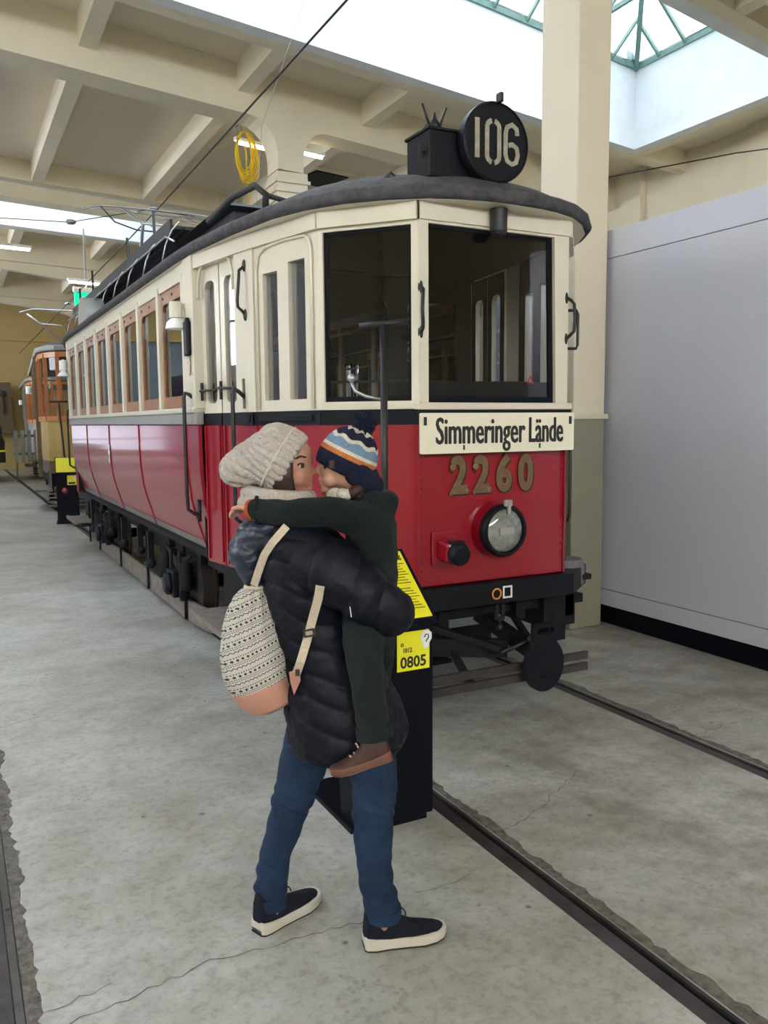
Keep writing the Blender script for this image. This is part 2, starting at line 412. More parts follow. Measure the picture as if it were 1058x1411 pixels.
structure(b.build('wall_left', M['plaster']))
for i, y in enumerate([q for q in range(-8, 32, 4) if q not in (-4, 0)]):
    f = MB()
    for z in (3.0, 4.12, 5.24): f.box(X0 - .2, X0 - .14, y + .15, y + 3.85, z, z + .05)
    for k in range(5): f.box(X0 - .2, X0 - .14, y + .15 + k * .9125, y + .2 + k * .9125, 3.0, 5.3)
    fr = structure(f.build('window_%d' % (i + 1), M['green_steel']))
    MB().box(X0 - .175, X0 - .17, y + .15, y + 3.85, 3.0, 5.3).build('pane', M['clear_pane'], fr)
b = MB(); b.box(X0, X1, Y0 - .3, Y0, 0, 3.8).box(X0, X1, Y0 - .3, Y0, 5.0, 6.3).box(6, X1, Y0 - .3, Y0, 3.8, 5.0)  # high unseen opening added behind the camera as fill light
for x in (-8, -3.2, 1.5, 5.8): b.box(x, x + .4, Y0 - .3, Y0, 3.8, 5.0)
structure(b.build('wall_front', M['plaster']))
b = MB(); skbox(b, -1.0, X1, 33, 33.4, -.07, 6.3); skbox(b, X0, -1.0, 33, 33.4, 0, .3); skbox(b, X0, -1.0, 33, 33.4, 1.6, 6.3); skbox(b, X0, -7.4, 33, 33.4, .3, 1.6); skbox(b, X0, X1, 32.75, 33, 4.62, 4.77)
structure(b.build('wall_back', M['wall_yellow']))

f = MB()  # unseen window added so the tram side reflects a bright area
for k in range(6): x = -7.4 + 1.28 * k; skbox(f, x - .03, x + .03, 33.1, 33.16, .3, 1.6)
for z in (.3, .9, 1.55): skbox(f, -7.4, -1.0, 33.1, 33.16, z, z + .05)
fr = structure(f.build('window_13', M['green_steel']))
f = MB(); skbox(f, -7.4, -1.0, 33.12, 33.13, .3, 1.6); f.build('pane', M['dimmed_glass'], fr)
q_ = MB(); skbox(q_, X0, -1.0, 32.9, 32.98, 1.62, 4.6); structure(q_.build('wall_back_reflection_panel', M['grey_blue']))  # unseen panel added to give the side windows blue-grey reflections
# ------------------------------------------------------------------ ceiling: slab, ribs, beams
ZB, ZR, ZS = 5.6, 5.85, 6.2
SKYL = [(-7.0, 9.9, 5.42, 8.45), (-6.0, 4.75, 16.4, 19.75)]   # x0, x1, y0, y1 at x=0; first stretched left out of view to brighten the floor
SS = 0.19
ribs_x = [1.66 - 2.0 * k for k in range(-4, 6)]
bays = [-8.3, -2.3, 3.9, 10.1, 16.3, 22.5, 28.7, 34.9]
b = MB()
def slab(x0, x1, y0, y1, s0=SS, s1=SS):
    if x1 - x0 > .01: skbox(b, x0, x1, y0, y1, ZS, ZS + .25, s0, s1)
prev = -12.0
for (x0, x1, y0, y1) in sorted(SKYL, key=lambda q: q[2]):
    slab(X0, X1 + .3, prev, y0 - .1); slab(X0, x0 - .1, y0 - .1, y1 + .1); slab(x1 + .1, X1 + .3, y0 - .1, y1 + .1); prev = y1 + .1
slab(X0, X1 + .3, prev, 40)
structure(b.build('ceiling', M['slab']))
def rib_spans(x, y0, y1):
    out = [(y0, y1)]
    for (a, c, s0, s1) in SKYL:
        if a < x < c:
            s0 += SS * x - .34; s1 += SS * x + .34; nw = []
            for (p, q) in out:
                if s1 <= p or s0 >= q: nw.append((p, q)); continue
                if s0 > p: nw.append((p, s0))
                if s1 < q: nw.append((s1, q))
            out = nw
    return out
b = MB()
for x in ribs_x:
    if not X0 < x < X1: continue
    for (p, q) in rib_spans(x, -8, 34):
        b.box(x - .1, x + .1, p, q, ZR + .004, ZS)
        # flared ends where a rib meets a beam
for (x0, x1, y0, y1) in SKYL:
    skbox(b, X0, X1, y0 - .38, y0 - .181, ZR, ZS, SS, SS); skbox(b, X0, X1, y1 + .181, y1 + .38, ZR, ZS, SS, SS)
    b.box(x1 + .181, x1 + .38, y0 + SS * x1 - .36, y1 + SS * x1 + .36, ZR - .002, ZS + .002)
structure(b.build('trim_2', M['plaster']))
COLX = [-4.35, 4.15]
b = MB()
for i, y in enumerate(bays[1:-1]):
    prof = [(X0, ZS), (X0, ZB)]
    def dip(cx, left, right):
        if left:
            for k in range(7):
                a = PI / 2 * k / 6; prof.append((cx - .40 + .40 * math.sin(a), ZB - .45 + .45 * math.cos(a)))
        prof.append((cx, ZB - .6)); prof.append((cx + .4, ZB - .6))
        if right:
            for k in range(7):
                a = PI / 2 * k / 6; prof.append((cx + .8 - .40 * math.cos(a), ZB - .45 + .45 * math.sin(a)))
    dip(COLX[0], 1, 1); dip(COLX[1], 1, 1)
    prof += [(X1, ZB), (X1, ZS)]
    n = len(prof); s = MB()
    A = [(px_, y + SK * px_ - .05, pz) for px_, pz in prof]; B_ = [(px_, y + SK * px_ + .38, pz) for px_, pz in prof]
    tris = tessellate_polygon([[Vector((q[0], q[2], 0)) for q in A]])
    s.add(A + B_, [t for t in tris] + [tuple(k + n for k in t[::-1]) for t in tris] + [(k, (k + 1) % n, (k + 1) % n + n, k + n) for k in range(n)])
    bm = bmesh.new(); me = s.mesh('beam'); bm.from_mesh(me); bmesh.ops.recalc_face_normals(bm, faces=bm.faces)
    merge(b, type('q', (), {'v': [v.co.copy() for v in bm.verts], 'f': [tuple(v.index for v in f.verts) for f in bm.faces]})()); bm.free()
structure(b.build('trim_3', M['plaster']))
# arch lower soffits on the distant beams
b = MB()
for y in (22.5, 28.7):
    pts = [(X0, ZB - .5)] + [(X0 + (4.15 - X0) * t / 20, ZB - .5 + .42 * math.sin(PI * t / 20) ** .6) for t in range(21)] + [(4.15, ZS), (X0, ZS)]
    b.plate(pts[1:], [], ((0, y + .1, 0), (1, SK, 0), (0, 0, 1)), -.2)
structure(b.build('trim_4', M['plaster']))

# skylight wells and glazing
for i, (x0, x1, y0, y1) in enumerate(SKYL):
    zt = 7.05; b = MB()
    skbox(b, x0, x1, y1, y1 + .18, ZR, zt, SS, SS); skbox(b, x0, x1, y0 - .18, y0, ZR, zt, SS, SS)
    b.box(x1, x1 + .18, y0 + SS * x1 - .18, y1 + SS * x1 + .18, ZR, zt); b.box(x0 - .18, x0, y0 + SS * x0 - .18, y1 + SS * x0 + .18, ZR, zt)
    structure(b.build('trim_%d' % (5 + i), M['white_plaster']))
    g = MB(); ym = (y0 + y1) / 2; zr = zt + 1.0; xr = x1 - 1.6; xl = x0 + 1.6
    def S(x, y, z): return Vector((x, y + SS * x, z))
    E1 = [S(x0, y0, zt), S(x1, y0, zt), S(x1, y1, zt), S(x0, y1, zt)]
    for k in range(4): g.beam(E1[k] + Vector((0, 0, .03)), E1[(k + 1) % 4] + Vector((0, 0, .03)), .07, .10)
    Ra, Rb = S(xl, ym, zr), S(xr, ym, zr)
    g.beam(Ra, Rb, .08, .10)
    for c, r in ((E1[0], Ra), (E1[3], Ra), (E1[1], Rb), (E1[2], Rb)): g.beam(c, r, .07, .08)
    n = int((x1 - x0) / .62)
    for k in range(1, n):
        x = x0 + (x1 - x0) * k / n
        for yy in (y0, y1):
            if x < xl: t = (x - x0) / 1.6
            elif x > xr: t = (x1 - x) / 1.6
            else: t = 1
            g.beam(S(x, yy, zt), S(x, yy + (ym - yy) * t, zt + 1.0 * t), .03, .05)
    for k in range(1, 6):
        y = y0 + (y1 - y0) * k / 6; t = 1 - abs(k - 3) / 3
        g.beam(S(x1, y, zt), S(x1 - 1.6 * t, y, zt + 1.0 * t), .04, .05)
        g.beam(S(x0, y, zt), S(x0 + 1.6 * t, y, zt + 1.0 * t), .04, .05)
    for k in range(0, int((x1 - x0) / 3.1)):
        x = x1 - 1.6 - 3.1 * k; g.beam(S(x, y0, zt + .06), S(x, y1, zt + .06), .05, .06)
    g.plate([(0, 0), (.28, 0), (.28, .12), (.12, .22), (0, .22)], [], (S(x1 - .3, y1 - .04, zt - .02), (1, SS, 0), (0, 0, 1)), .02)
    fr = structure(g.build('window_%d' % (11 + i), M['green_steel']))
    q = MB(); up = Vector((0, 0, .03))
    q.add([E1[0] + up, E1[1] + up, Rb + up, Ra + up], [(0, 1, 2, 3)]); q.add([E1[2] + up, E1[3] + up, Ra + up, Rb + up], [(0, 1, 2, 3)])
    q.add([E1[1] + up, E1[2] + up, Rb + up], [(0, 1, 2)]); q.add([E1[3] + up, E1[0] + up, Ra + up], [(0, 1, 2)])
    q.build('pane', M['sky_glass'], fr)

# ------------------------------------------------------------------ columns
def column(x0, x1, y0, y1, label, ztop=4.995, rings=0.0):
    t = empty('column', ((x0 + x1) / 2, (y0 + y1) / 2, 0)); hx, hy = (x1 - x0) / 2, (y1 - y0) / 2
    tag(t, label, 'column')
    MB().box(-hx, hx, -hy, hy, 1.62, ztop).build('shaft', M['column'], t, bevel=.012)
    MB().box(-hx - .004, hx + .004, -hy - .004, hy + .004, 0, 1.62).build('painted_dado', M['olive'], t, bevel=.014, label='olive-grey painted lower half')
    MB().box(-hx - .022, hx + .022, -hy - .022, hy + .022, 1.605, 1.645).build('dado_rail', M['cream'], t, bevel=.004)
    if rings:
        for k in range(3): MB().box(-hx - .03, hx + .03, -hy - .03, hy + .03, rings + .12 * k, rings + .05 + .12 * k).build('capital_band', M['column'], t, bevel=.008)
    return t
column(4.14, 4.445, 4.89, 5.31, 'tall square column right behind the red tram, olive-grey below and cream above')
column(4.15, 4.60, 11.02, 11.42, 'distant white column with three raised bands, rising behind the tram roof beside the yellow hose', 4.995, 4.60)
column(4.15, 4.60, 17.3, 17.7, 'farthest of the columns, mostly hidden behind the roof walkway of the red tram')
structure(MB().box(-4.35, -3.95, 3.0, 3.4, 0, 5.2).build('column', M['column']))
tag(bpy.data.objects['column.003'], 'square cream column standing outside the left edge', 'column')
del bpy.data.objects['column.003']['kind']

# ------------------------------------------------------------------ lilac partition wall
WX = 4.48
b = MB(); yb = [1.2, 3.38, 5.56, 7.0]
structure(MB().box(WX + .06, WX + .3, 1.2, 7.0, 0.0, .17).build('baseboard_right', M['satin_black']))
b.box(WX + .02, WX + .28, 1.2, 7.0, .16, 3.0)
for k in range(3):
    for (za, zb) in ((.16, .285), (.29, 2.80), (2.805, 3.01)):
        b.box(WX, WX + .02, yb[k] + .004, yb[k + 1] - .004, za, zb - .002)
structure(b.build('wall_partition', M['panel']))

structure(MB().box(-6.2, -6.0, 7.0, 15.0, 0, 5.0).build('wall_reflection_screen', M['panel']))  # unseen screen added to control reflections in the tram's windows
# small ceiling things
def tube_light(loc, rz, label, L=.62):
    t = empty('fluorescent_light', loc, rz); tag(t, label, 'light', 'fluorescent lights on the beams')
    MB().box(-L / 2 - .03, L / 2 + .03, -.04, .04, .02, .07).build('housing', M['white'], t, bevel=.006)
    MB().cyl((-L / 2, 0, 0), (L / 2, 0, 0), .022, 12).build('tube', M['tube'], t, smooth=True)
    return t
tube_light((4.18, 11.95, 5.56), .22, 'lit fluorescent tube left of the distant white column, below the yellow hose coil')
tube_light((4.86, 11.75, 5.50), .22, 'lit fluorescent tube right of the distant white column')
tube_light((2.62, 18.0, 4.42), .22, 'lit fluorescent tube just above the green exit sign')
tube_light((1.05, 16.0, 4.62), .1, 'lit fluorescent tube at the left edge of the picture before the far skylight', .8)
t = tag(empty('vent_hatch', (6.5, 15.0, 6.165), .22), 'square black vent hatch in the ceiling right of the distant column', 'vent')
MB().box(-.50, .50, -.55, .55, 0, .03).build('frame', M['plaster'], t); MB().box(-.36, .36, -.42, .42, -.02, -.001).build('opening', M['satin_black'], t)

t = tag(empty('hose_coil', (3.93, 11.72, 5.40), .3), 'coil of yellow hose hanging by the distant white column', 'hose')
b = MB()
for k in range(7):
    rx, rz = .12 + .012 * k, .26 + .018 * k
    b.tube([(rx * math.cos(a) , .02 * math.sin(3 * a + k) - .012 * k, rz * math.sin(a) - .02 * k) for a in [2 * PI * j / 22 for j in range(22)]], .011, 6, closed=True)
b.build('coil', M['hose'], t, smooth=True)
MB().tube([(.02, 0, .1), (.03, -.02, -.3), (.06, -.02, -.6), (.12, 0, -1.4)], .011, 6).build('tail', M['hose'], t, smooth=True)
MB().tube([(-.1, 0, .2), (-.14, 0, .3), (-.05, 0, .36), (0, .02, .22)], .008, 6).tube([(-.05, 0, .35), (-.02, -.42, .34)], .012, 6).build('hook', M['steel'], t, smooth=True)
t = tag(empty('exit_sign', (2.65, 18.05, 4.10), .22), 'green exit sign with a white left arrow above the tram roof', 'sign')
MB().box(-.24, .24, -.03, .03, -.13, .13).build('panel', M['exit_green'], t)
MB().add([(-.19, -.033, 0), (-.09, -.033, .08), (-.09, -.033, .03), (.03, -.033, .03), (.03, -.033, -.03), (-.09, -.033, -.03), (-.09, -.033, -.08)], [(0, 6, 5, 4, 3, 2, 1)]).build('arrow', M['white'], t, label='white arrow pointing left')
MB().box(-.26, .26, -.04, .04, .14, .24).build('housing', M['white'], t)
MB().beam((0, 0, .2), (0, 0, 1.4), .03, .03).build('rod', M['steel'], t)

# overhead contact wires
def wire(name, pts, r, label, m='iron'):
    return tag(MB().tube(pts, r, 6).build(name, M[m], smooth=True), label, 'wire')
wire('trolley_wire', [(2.47, -7.9, 4.36), (2.47, 5.2, 4.335), (2.47, 10.8, 4.245), (2.47, 20, 4.2), (2.47, 33.2, 4.16)], .009, 'black overhead trolley wire running the length of the tram')
wire('span_wire', [(-5.95, 12.85, 4.17), (1.6, 12.1, 4.28), (2.47, 11.0, 4.30), (4.15, 11.2, 4.2)], .006, 'thin span wire crossing the hall just over the pantograph')
wire('span_wire', [(4.49, 5.33, 3.45), (6.5, 5.5, 4.0), (11.4, 6.1, 5.2)], .006, 'thin wire crossing behind the right column and below the skylight')
wire('stay_wire', [(3.6, 7.2, 6.9), (3.62, 10.1, 5.2), (3.2, 9.4, 3.2)], .003, 'thin stay cable hanging from the skylight over the tram roof', 'steel')
for (x, y, z, lb) in ((1.62, 12.08, 4.28, 'porcelain insulator on the span wire left of the pantograph'), (2.47, 10.98, 4.30, 'metal wire clamp where the span wire meets the trolley wire'),
                      (2.47, 19.5, 4.20, 'metal wire clamp over the distant brown tram')):
    t = tag(MB().lathe((x, y, z - .03), (0, 0, 1), [(.0, 0), (.05, .005), (.07, .03), (.05, .055), (0, .06)], 14).build('wire_clamp', M['steel'], smooth=True), lb, 'clamp')
# ------------------------------------------------------------------ the red tram
TX, TY = 2.475, 8.265
def mirror(mb, mx=False, my=False):
    for v in mb.v:
        if mx: v.x = 2 * TX - v.x
        if my: v.y = 2 * TY - v.y
    return mb
def recalc(o):
    bm = bmesh.new(); bm.from_mesh(o.data); bmesh.ops.recalc_face_normals(bm, faces=bm.faces); bm.to_mesh(o.data); bm.free(); return o
tram = empty('tram')
tag(tram, 'large red and ivory vintage tram filling the middle, its front turned to the camera', 'tram')
P0, P1, P2, P3, P4 = (2.025, 3.52), (1.685, 3.91), (1.545, 4.49), (1.505, 4.70), (1.42, 5.23)
ZW0, ZW1 = 1.70, 2.53
def seg_frame(A, B, z=0.0):
    A3 = Vector((A[0], A[1], z)); u = Vector((B[0] - A[0], B[1] - A[1], 0)); return A3, u.normalized(), Vector((0, 0, 1)), u.length
def seg(name, A, B, z0, z1, m, holes=(), t=.04, off=0.0, mx=False, my=False, parent=None, smooth=False, bevel=0, label=None):
    o, u, v, L = seg_frame(A, B); n = u.cross(v); o = o + n * off
    mb = MB().plate([(0, z0), (L, z0), (L, z1), (0, z1)], holes, (o, u, v), t)
    ob = recalc(mirror(mb, mx, my).build(name, m, parent or tram, smooth=smooth, bevel=bevel, label=label))
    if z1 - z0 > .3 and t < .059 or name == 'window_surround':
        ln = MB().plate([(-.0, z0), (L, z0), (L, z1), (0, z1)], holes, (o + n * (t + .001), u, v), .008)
        recalc(mirror(ln, mx, my).build('darkening_sheet', M['interior'], ob))  # near-black sheet added so the cab looks dark inside
    return ob
def segbox(mb, A, B, u0, u1, z0, z1, n0, n1):       # box in a segment's own frame
    o, u, v, L = seg_frame(A, B); n = u.cross(v)
    c = [o + u * a + v * z + n * k for k in (n0, n1) for z in (z0, z1) for a in (u0, u1)]
    return mb.add(c, [(0, 1, 3, 2), (4, 6, 7, 5), (0, 4, 5, 1), (2, 3, 7, 6), (0, 2, 6, 4), (1, 5, 7, 3)])
def segpt(A, B, a, z, n=0):
    o, u, v, L = seg_frame(A, B); return o + u * a + v * z + u.cross(v) * n
def Lseg(A, B): return math.hypot(B[0] - A[0], B[1] - A[1])

for mx in (False, True):
    for my in (False, True):
        sd = ('right' if mx else 'left')
        # angled front window bay
        L = Lseg(P0, P1)
        seg('apron_panel', P0, P1, .78, 1.585, M['red'], mx=mx, my=my)
        seg('belt_strip', P0, P1, 1.585, 1.66, M['black'], t=.05, off=-.01, mx=mx, my=my)
        h = [(.035, 1.70), (L - .018, 1.70), (L - .018, ZW1), (.035, ZW1)]
        w_ = seg('window_surround', P0, P1, 1.66, 2.64, M['cream'], [h], t=.06, mx=mx, my=my)
        fr = seg('angled_windscreen', P0, P1, 0, 0, M['black'], mx=mx, my=my) if False else None
        o, u, v, _ = seg_frame(P0, P1)
        inner = [(.052, 1.725), (L - .032, 1.725), (L - .032, ZW1 - .015), (.052, ZW1 - .015)]
        mb = MB().plate(h, [inner], (o + u.cross(v) * .015, u, v), .025); mirror(mb, mx, my)
        fr = recalc(mb.build('window_frame', M['satin_black'], tram))
        mb = MB().plate(inner, [], (o + u.cross(v) * .025, u, v), .004); mirror(mb, mx, my); mb.build('pane', M['cab_glass'], fr)
        # corner post between quarter and windscreen
        mb = MB().tube([(P1[0], P1[1], .80), (P1[0], P1[1], 2.62)], .02, 8); mirror(mb, mx, my).build('corner_bead', M['cream'], tram) if False else None
        # quarter panel with two slot windows
        L = Lseg(P1, P2)
        seg('quarter_panel', P1, P2, .74, 1.585, M['red'], mx=mx, my=my)
        seg('belt_strip', P1, P2, 1.585, 1.66, M['black'], t=.05, off=-.01, mx=mx, my=my)
        mb = MB(); segbox(mb, P1, P2, .06, L - .05, 1.605, 1.64, -.018, -.008); mirror(mb, mx, my).build('belt_moulding', M['black'], tram, bevel=.004)
        hs = [[(.125, 1.72), (.275, 1.72), (.275, 2.43), (.125, 2.43)], [(.375, 1.72), (.515, 1.72), (.515, 2.40), (.375, 2.40)]]
        qw = seg('quarter_wall', P1, P2, 1.66, 2.64, M['cream'], hs, t=.05, mx=mx, my=my)
        ar = MB()                                    # raised arch moulding
        o, u, v, _ = seg_frame(P1, P2); nn = u.cross(v)
        pts = [o + u * a + v * z - nn * .008 for a, z in [(.06, 1.67), (.06, 2.46), (.075, 2.51), (.11, 2.535), (.30, 2.545), (L - .12, 2.535), (L - .05, 2.50), (L - .03, 2.42), (L - .03, 1.67)]]
        ar.tube(pts, .009, 6); mirror(ar, mx, my).build('arch_moulding', M['cream'], tram, smooth=True)
        for hh in hs:
            mb = MB().plate(hh, [], (o + nn * .025, u, v), .004); mirror(mb, mx, my).build('slot_window_pane', M['cab_glass'], tram)
        # post between quarter and door
        seg('door_pillar', P2, P3, .74, 1.585, M['red'], off=-.005, t=.05, mx=mx, my=my)
        seg('belt_strip', P2, P3, 1.585, 1.66, M['black'], t=.05, off=-.01, mx=mx, my=my)
        seg('pillar', P2, P3, 1.66, 2.64, M['cream'], off=-.012, t=.06, mx=mx, my=my)
        # folding doors, two leaves
        L = Lseg(P3, P4)
        A_, B_ = (P3[0] + .025, P3[1]), (P4[0] + .025, P4[1])
        o, u, v, _ = seg_frame(A_, B_); nn = u.cross(v)
        for k in range(2):
            a0, a1 = .012 + k * (L / 2), L / 2 - .006 + k * (L / 2)
            d = empty('door_leaf'); d.parent = tram
            hole = rrect(a0 + .055, a1 - .055, 1.72, 2.46, .045, 5)
            mb = MB().plate([(a0, 1.66), (a1, 1.66), (a1, 2.60), (a0, 2.60)], [hole], (o, u, v), .035); ul = recalc(mirror(mb, mx, my).build('upper_leaf', M['cream'], d))
            mb = MB().plate([(a0, .76), (a1, .76), (a1, 2.60), (a0, 2.60)], [hole], (o + nn * .0365, u, v), .006); recalc(mirror(mb, mx, my).build('darkening_sheet', M['interior'], d))  # dark sheet behind the leaf, added to keep the inside unlit
            mb = MB().plate([(a0, .72), (a1, .72), (a1, 1.585), (a0, 1.585)], [], (o, u, v), .035)
            for q in (a0 + .02, a1 - .035): segbox(mb, A_, B_, q, q + .015, .74, 1.585, -.012, 0)
            mirror(mb, mx, my).build('lower_leaf', M['red'], d)
            mb = MB().plate([(a0, 1.585), (a1, 1.585), (a1, 1.66), (a0, 1.66)], [], (o - nn * .004, u, v), .04); mirror(mb, mx, my).build('belt_strip', M['black'], d)
            mb = MB().plate(hole, [], (o + nn * .015, u, v), .004); mirror(mb, mx, my).build('pane', M['cab_glass'], d)
            mb = MB().tube([o + u * (a0 + .01) + v * 1.80 - nn * .025, o + u * (a1 + .005) + v * (1.80 + .01 * (1 - k)) - nn * .025], .008, 8)
            mb.tube([o + u * (a1 - .02) + v * 1.74 - nn * .02, o + u * (a1 - .02) + v * 1.85 - nn * .02], .01, 6); mirror(mb, mx, my).build('door_bar', M['iron'], d, smooth=True)
        seg('door_header', P3, P4, 2.575, 2.64, M['cream'], t=.06, mx=mx, my=my)
        ar = MB(); o, u, v, _ = seg_frame(P3, P4); nn = u.cross(v)
        pts = [o + u * a + v * z - nn * .004 for a, z in [(.03, 2.36), (.035, 2.46), (.06, 2.53), (.11, 2.565), (L - .13, 2.565), (L - .07, 2.53), (L - .035, 2.46), (L - .03, 2.36)]]
        ar.tube(pts, .010, 6); mirror(ar, mx, my).build('arch_moulding', M['cream'], tram, smooth=True)
        # grab rails either side of the door
        for (AA, BB, a, z0, z1) in ((P2, P3, .13, 1.05, 1.79), (P4, (1.42, 5.6), .06, 1.05, 1.79)):
            if my and AA is P4: continue
            o, u, v, _ = seg_frame(AA, BB); nn = u.cross(v)
            g = MB(); q = lambda z, k: o + u * a + v * z - nn * k
            g.tube([q(z1 - .05, .0), q(z1 - .01, .05), q(z1, .075), q(z1 - .03, .085), q(z1 - .10, .085), q(z0 + .1, .085), q(z0, .08), q(z0 - .03, .04), q(z0 - .04, 0)], .0125, 8)
            segbox(g, AA, BB, a - .018, a + .018, z1 - .11, z1 + .06, -.012, 0); segbox(g, AA, BB, a - .02, a + .02, z0 - .08, z0 + .06, -.02, 0)
            mirror(g, mx, my).build('grab_rail', M['iron'], tram, smooth=True)
        # short curved handle high on the pillar
        o, u, v, _ = seg_frame(P2, P3); nn = u.cross(v); q = lambda a, z, k: o + u * a + v * z - nn * k
        g = MB().tube([q(.09, 2.19, .005), q(.09, 2.22, .03), q(.085, 2.24, .06), q(.08, 2.28, .065), q(.085, 2.40, .05), q(.09, 2.44, .045), q(.09, 2.46, .02), q(.09, 2.49, .005)], .009, 8)
        g.ball(q(.09, 2.20, .01), (.014, .02, .035)).ball(q(.09, 2.47, .01), (.014, .02, .035)); mirror(g, mx, my).build('pillar_handle', M['iron'], tram, smooth=True)
        # buckle plate on the belt strip
        g = MB(); segbox(g, P2, P3, .02, .10, 1.585, 1.66, -.025, -.01); segbox(g, P2, P3, .04, .08, 1.60, 1.645, -.035, -.02); mirror(g, mx, my).build('latch_plate', M['black'], tram, bevel=.005)

# front and rear faces
for my in (False, True):
    A, B = P0, (2 * TX - P0[0], P0[1]); L = B[0] - A[0]
    mb = MB().plate([(0, .78), (L, .78), (L, 1.585), (0, 1.585)], [], ((A[0], A[1], 0), (1, 0, 0), (0, 0, 1)), -.04); mirror(mb, False, my).build('front_apron', M['red'], tram, bevel=.004)
    mb = MB()
    for k in range(19):
        for x in (A[0] + .018, B[0] - .018): mb.ball((x, A[1] - .001, .82 + k * .041), (.006, .005, .006), 8, 4)
    mirror(mb, False, my).build('rivet_row', M['red'], tram, smooth=True)
    mb = MB()
    for s_ in (0, 1): mb.box(*((A[0] - .004, A[0] + .007) if not s_ else (B[0] - .007, B[0] + .004)), A[1] - .008, A[1] + .02, .78, 1.585)
    mirror(mb, False, my).build('edge_strip', M['red'], tram)
    mb = MB().box(A[0] - .02, B[0] + .02, A[1] - .03, A[1] + .03, 1.585, 1.66); mirror(mb, False, my).build('belt_strip', M['black'], tram, bevel=.006)
    mb = MB().box(A[0] - .02, B[0] + .02, A[1] - .035, A[1] + .03, 1.655, 1.69); mirror(mb, False, my).build('front_sill', M['cream'], tram, bevel=.006)
    hole = [(.050, 1.69), (L - .075, 1.69), (L - .095, ZW1 + .005), (.050, ZW1 + .005)]
    mb = MB().plate([(0, 1.68), (L, 1.68), (L, 2.64), (0, 2.64)], [hole], ((A[0], A[1] - .012, 0), (1, 0, 0), (0, 0, 1)), -.05)
    ws = recalc(mirror(mb, False, my).build('window_surround', M['cream'], tram))
    ln = MB().plate([(0, 1.68), (L, 1.68), (L, 2.62), (0, 2.62)], [hole], ((A[0], A[1] + .04, 0), (1, 0, 0), (0, 0, 1)), -.008)
    recalc(mirror(ln, False, my).build('darkening_sheet', M['interior'], ws))  # dark sheet added behind the front surround to deepen the cab
    inner = [(.066, 1.72), (L - .10, 1.72), (L - .120, ZW1 - .01), (.066, ZW1 - .01)]
    mb = MB().plate(hole, [inner], ((A[0], A[1] + .01, 0), (1, 0, 0), (0, 0, 1)), -.02)
    fr = recalc(mirror(mb, False, my).build('front_window', M['satin_black'], tram))
    mb = MB().plate(inner, [], ((A[0], A[1] + .02, 0), (1, 0, 0), (0, 0, 1)), -.004); mirror(mb, False, my).build('pane', M['cab_glass'], fr)
    if not my:    # little red warning triangle sticker and handle rails
        tr = MB().plate([(-.024, 0), (.024, 0), (0, .042)], [[(-.012, .007), (.012, .007), (0, .028)]], ((2.70, 3.528, 1.79), (1, 0, 0), (0, 0, 1)), .001)
        recalc(tr.build('warning_triangle', M['red'], fr, label='small red triangle sticker'))
        for sx in (1, -1):
            q = lambda a, z, k: (TX + sx * (-.44 + a), 3.515 - k, z)
            g = MB().tube([q(0, 2.02, 0), q(-.005, 2.04, .03), q(-.015, 2.06, .05), q(-.02, 2.12, .052), q(-.015, 2.20, .05), q(-.005, 2.22, .035), q(0, 2.24, 0)], .009, 8)
            g.ball(q(0, 2.025, 0), (.013, .014, .035)).ball(q(0, 2.235, 0), (.013, .014, .035)); g.build('windscreen_handle', M['iron'], tram, smooth=True)
        g = MB().tube([(2.97, 3.56, 1.98), (3.01, 3.54, 1.98), (3.02, 3.54, 2.0), (3.02, 3.54, 2.16), (3.01, 3.54, 2.18), (2.97, 3.56, 2.18)], .008, 8)
        g.build('side_handle', M['iron'], tram, smooth=True)
        g = MB().tube([(2.935, 3.50, 1.06), (2.935, 3.485, 1.10), (2.935, 3.485, 1.50), (2.935, 3.50, 1.56)], .008, 6)
        g.build('edge_rod', M['iron'], tram, smooth=True)

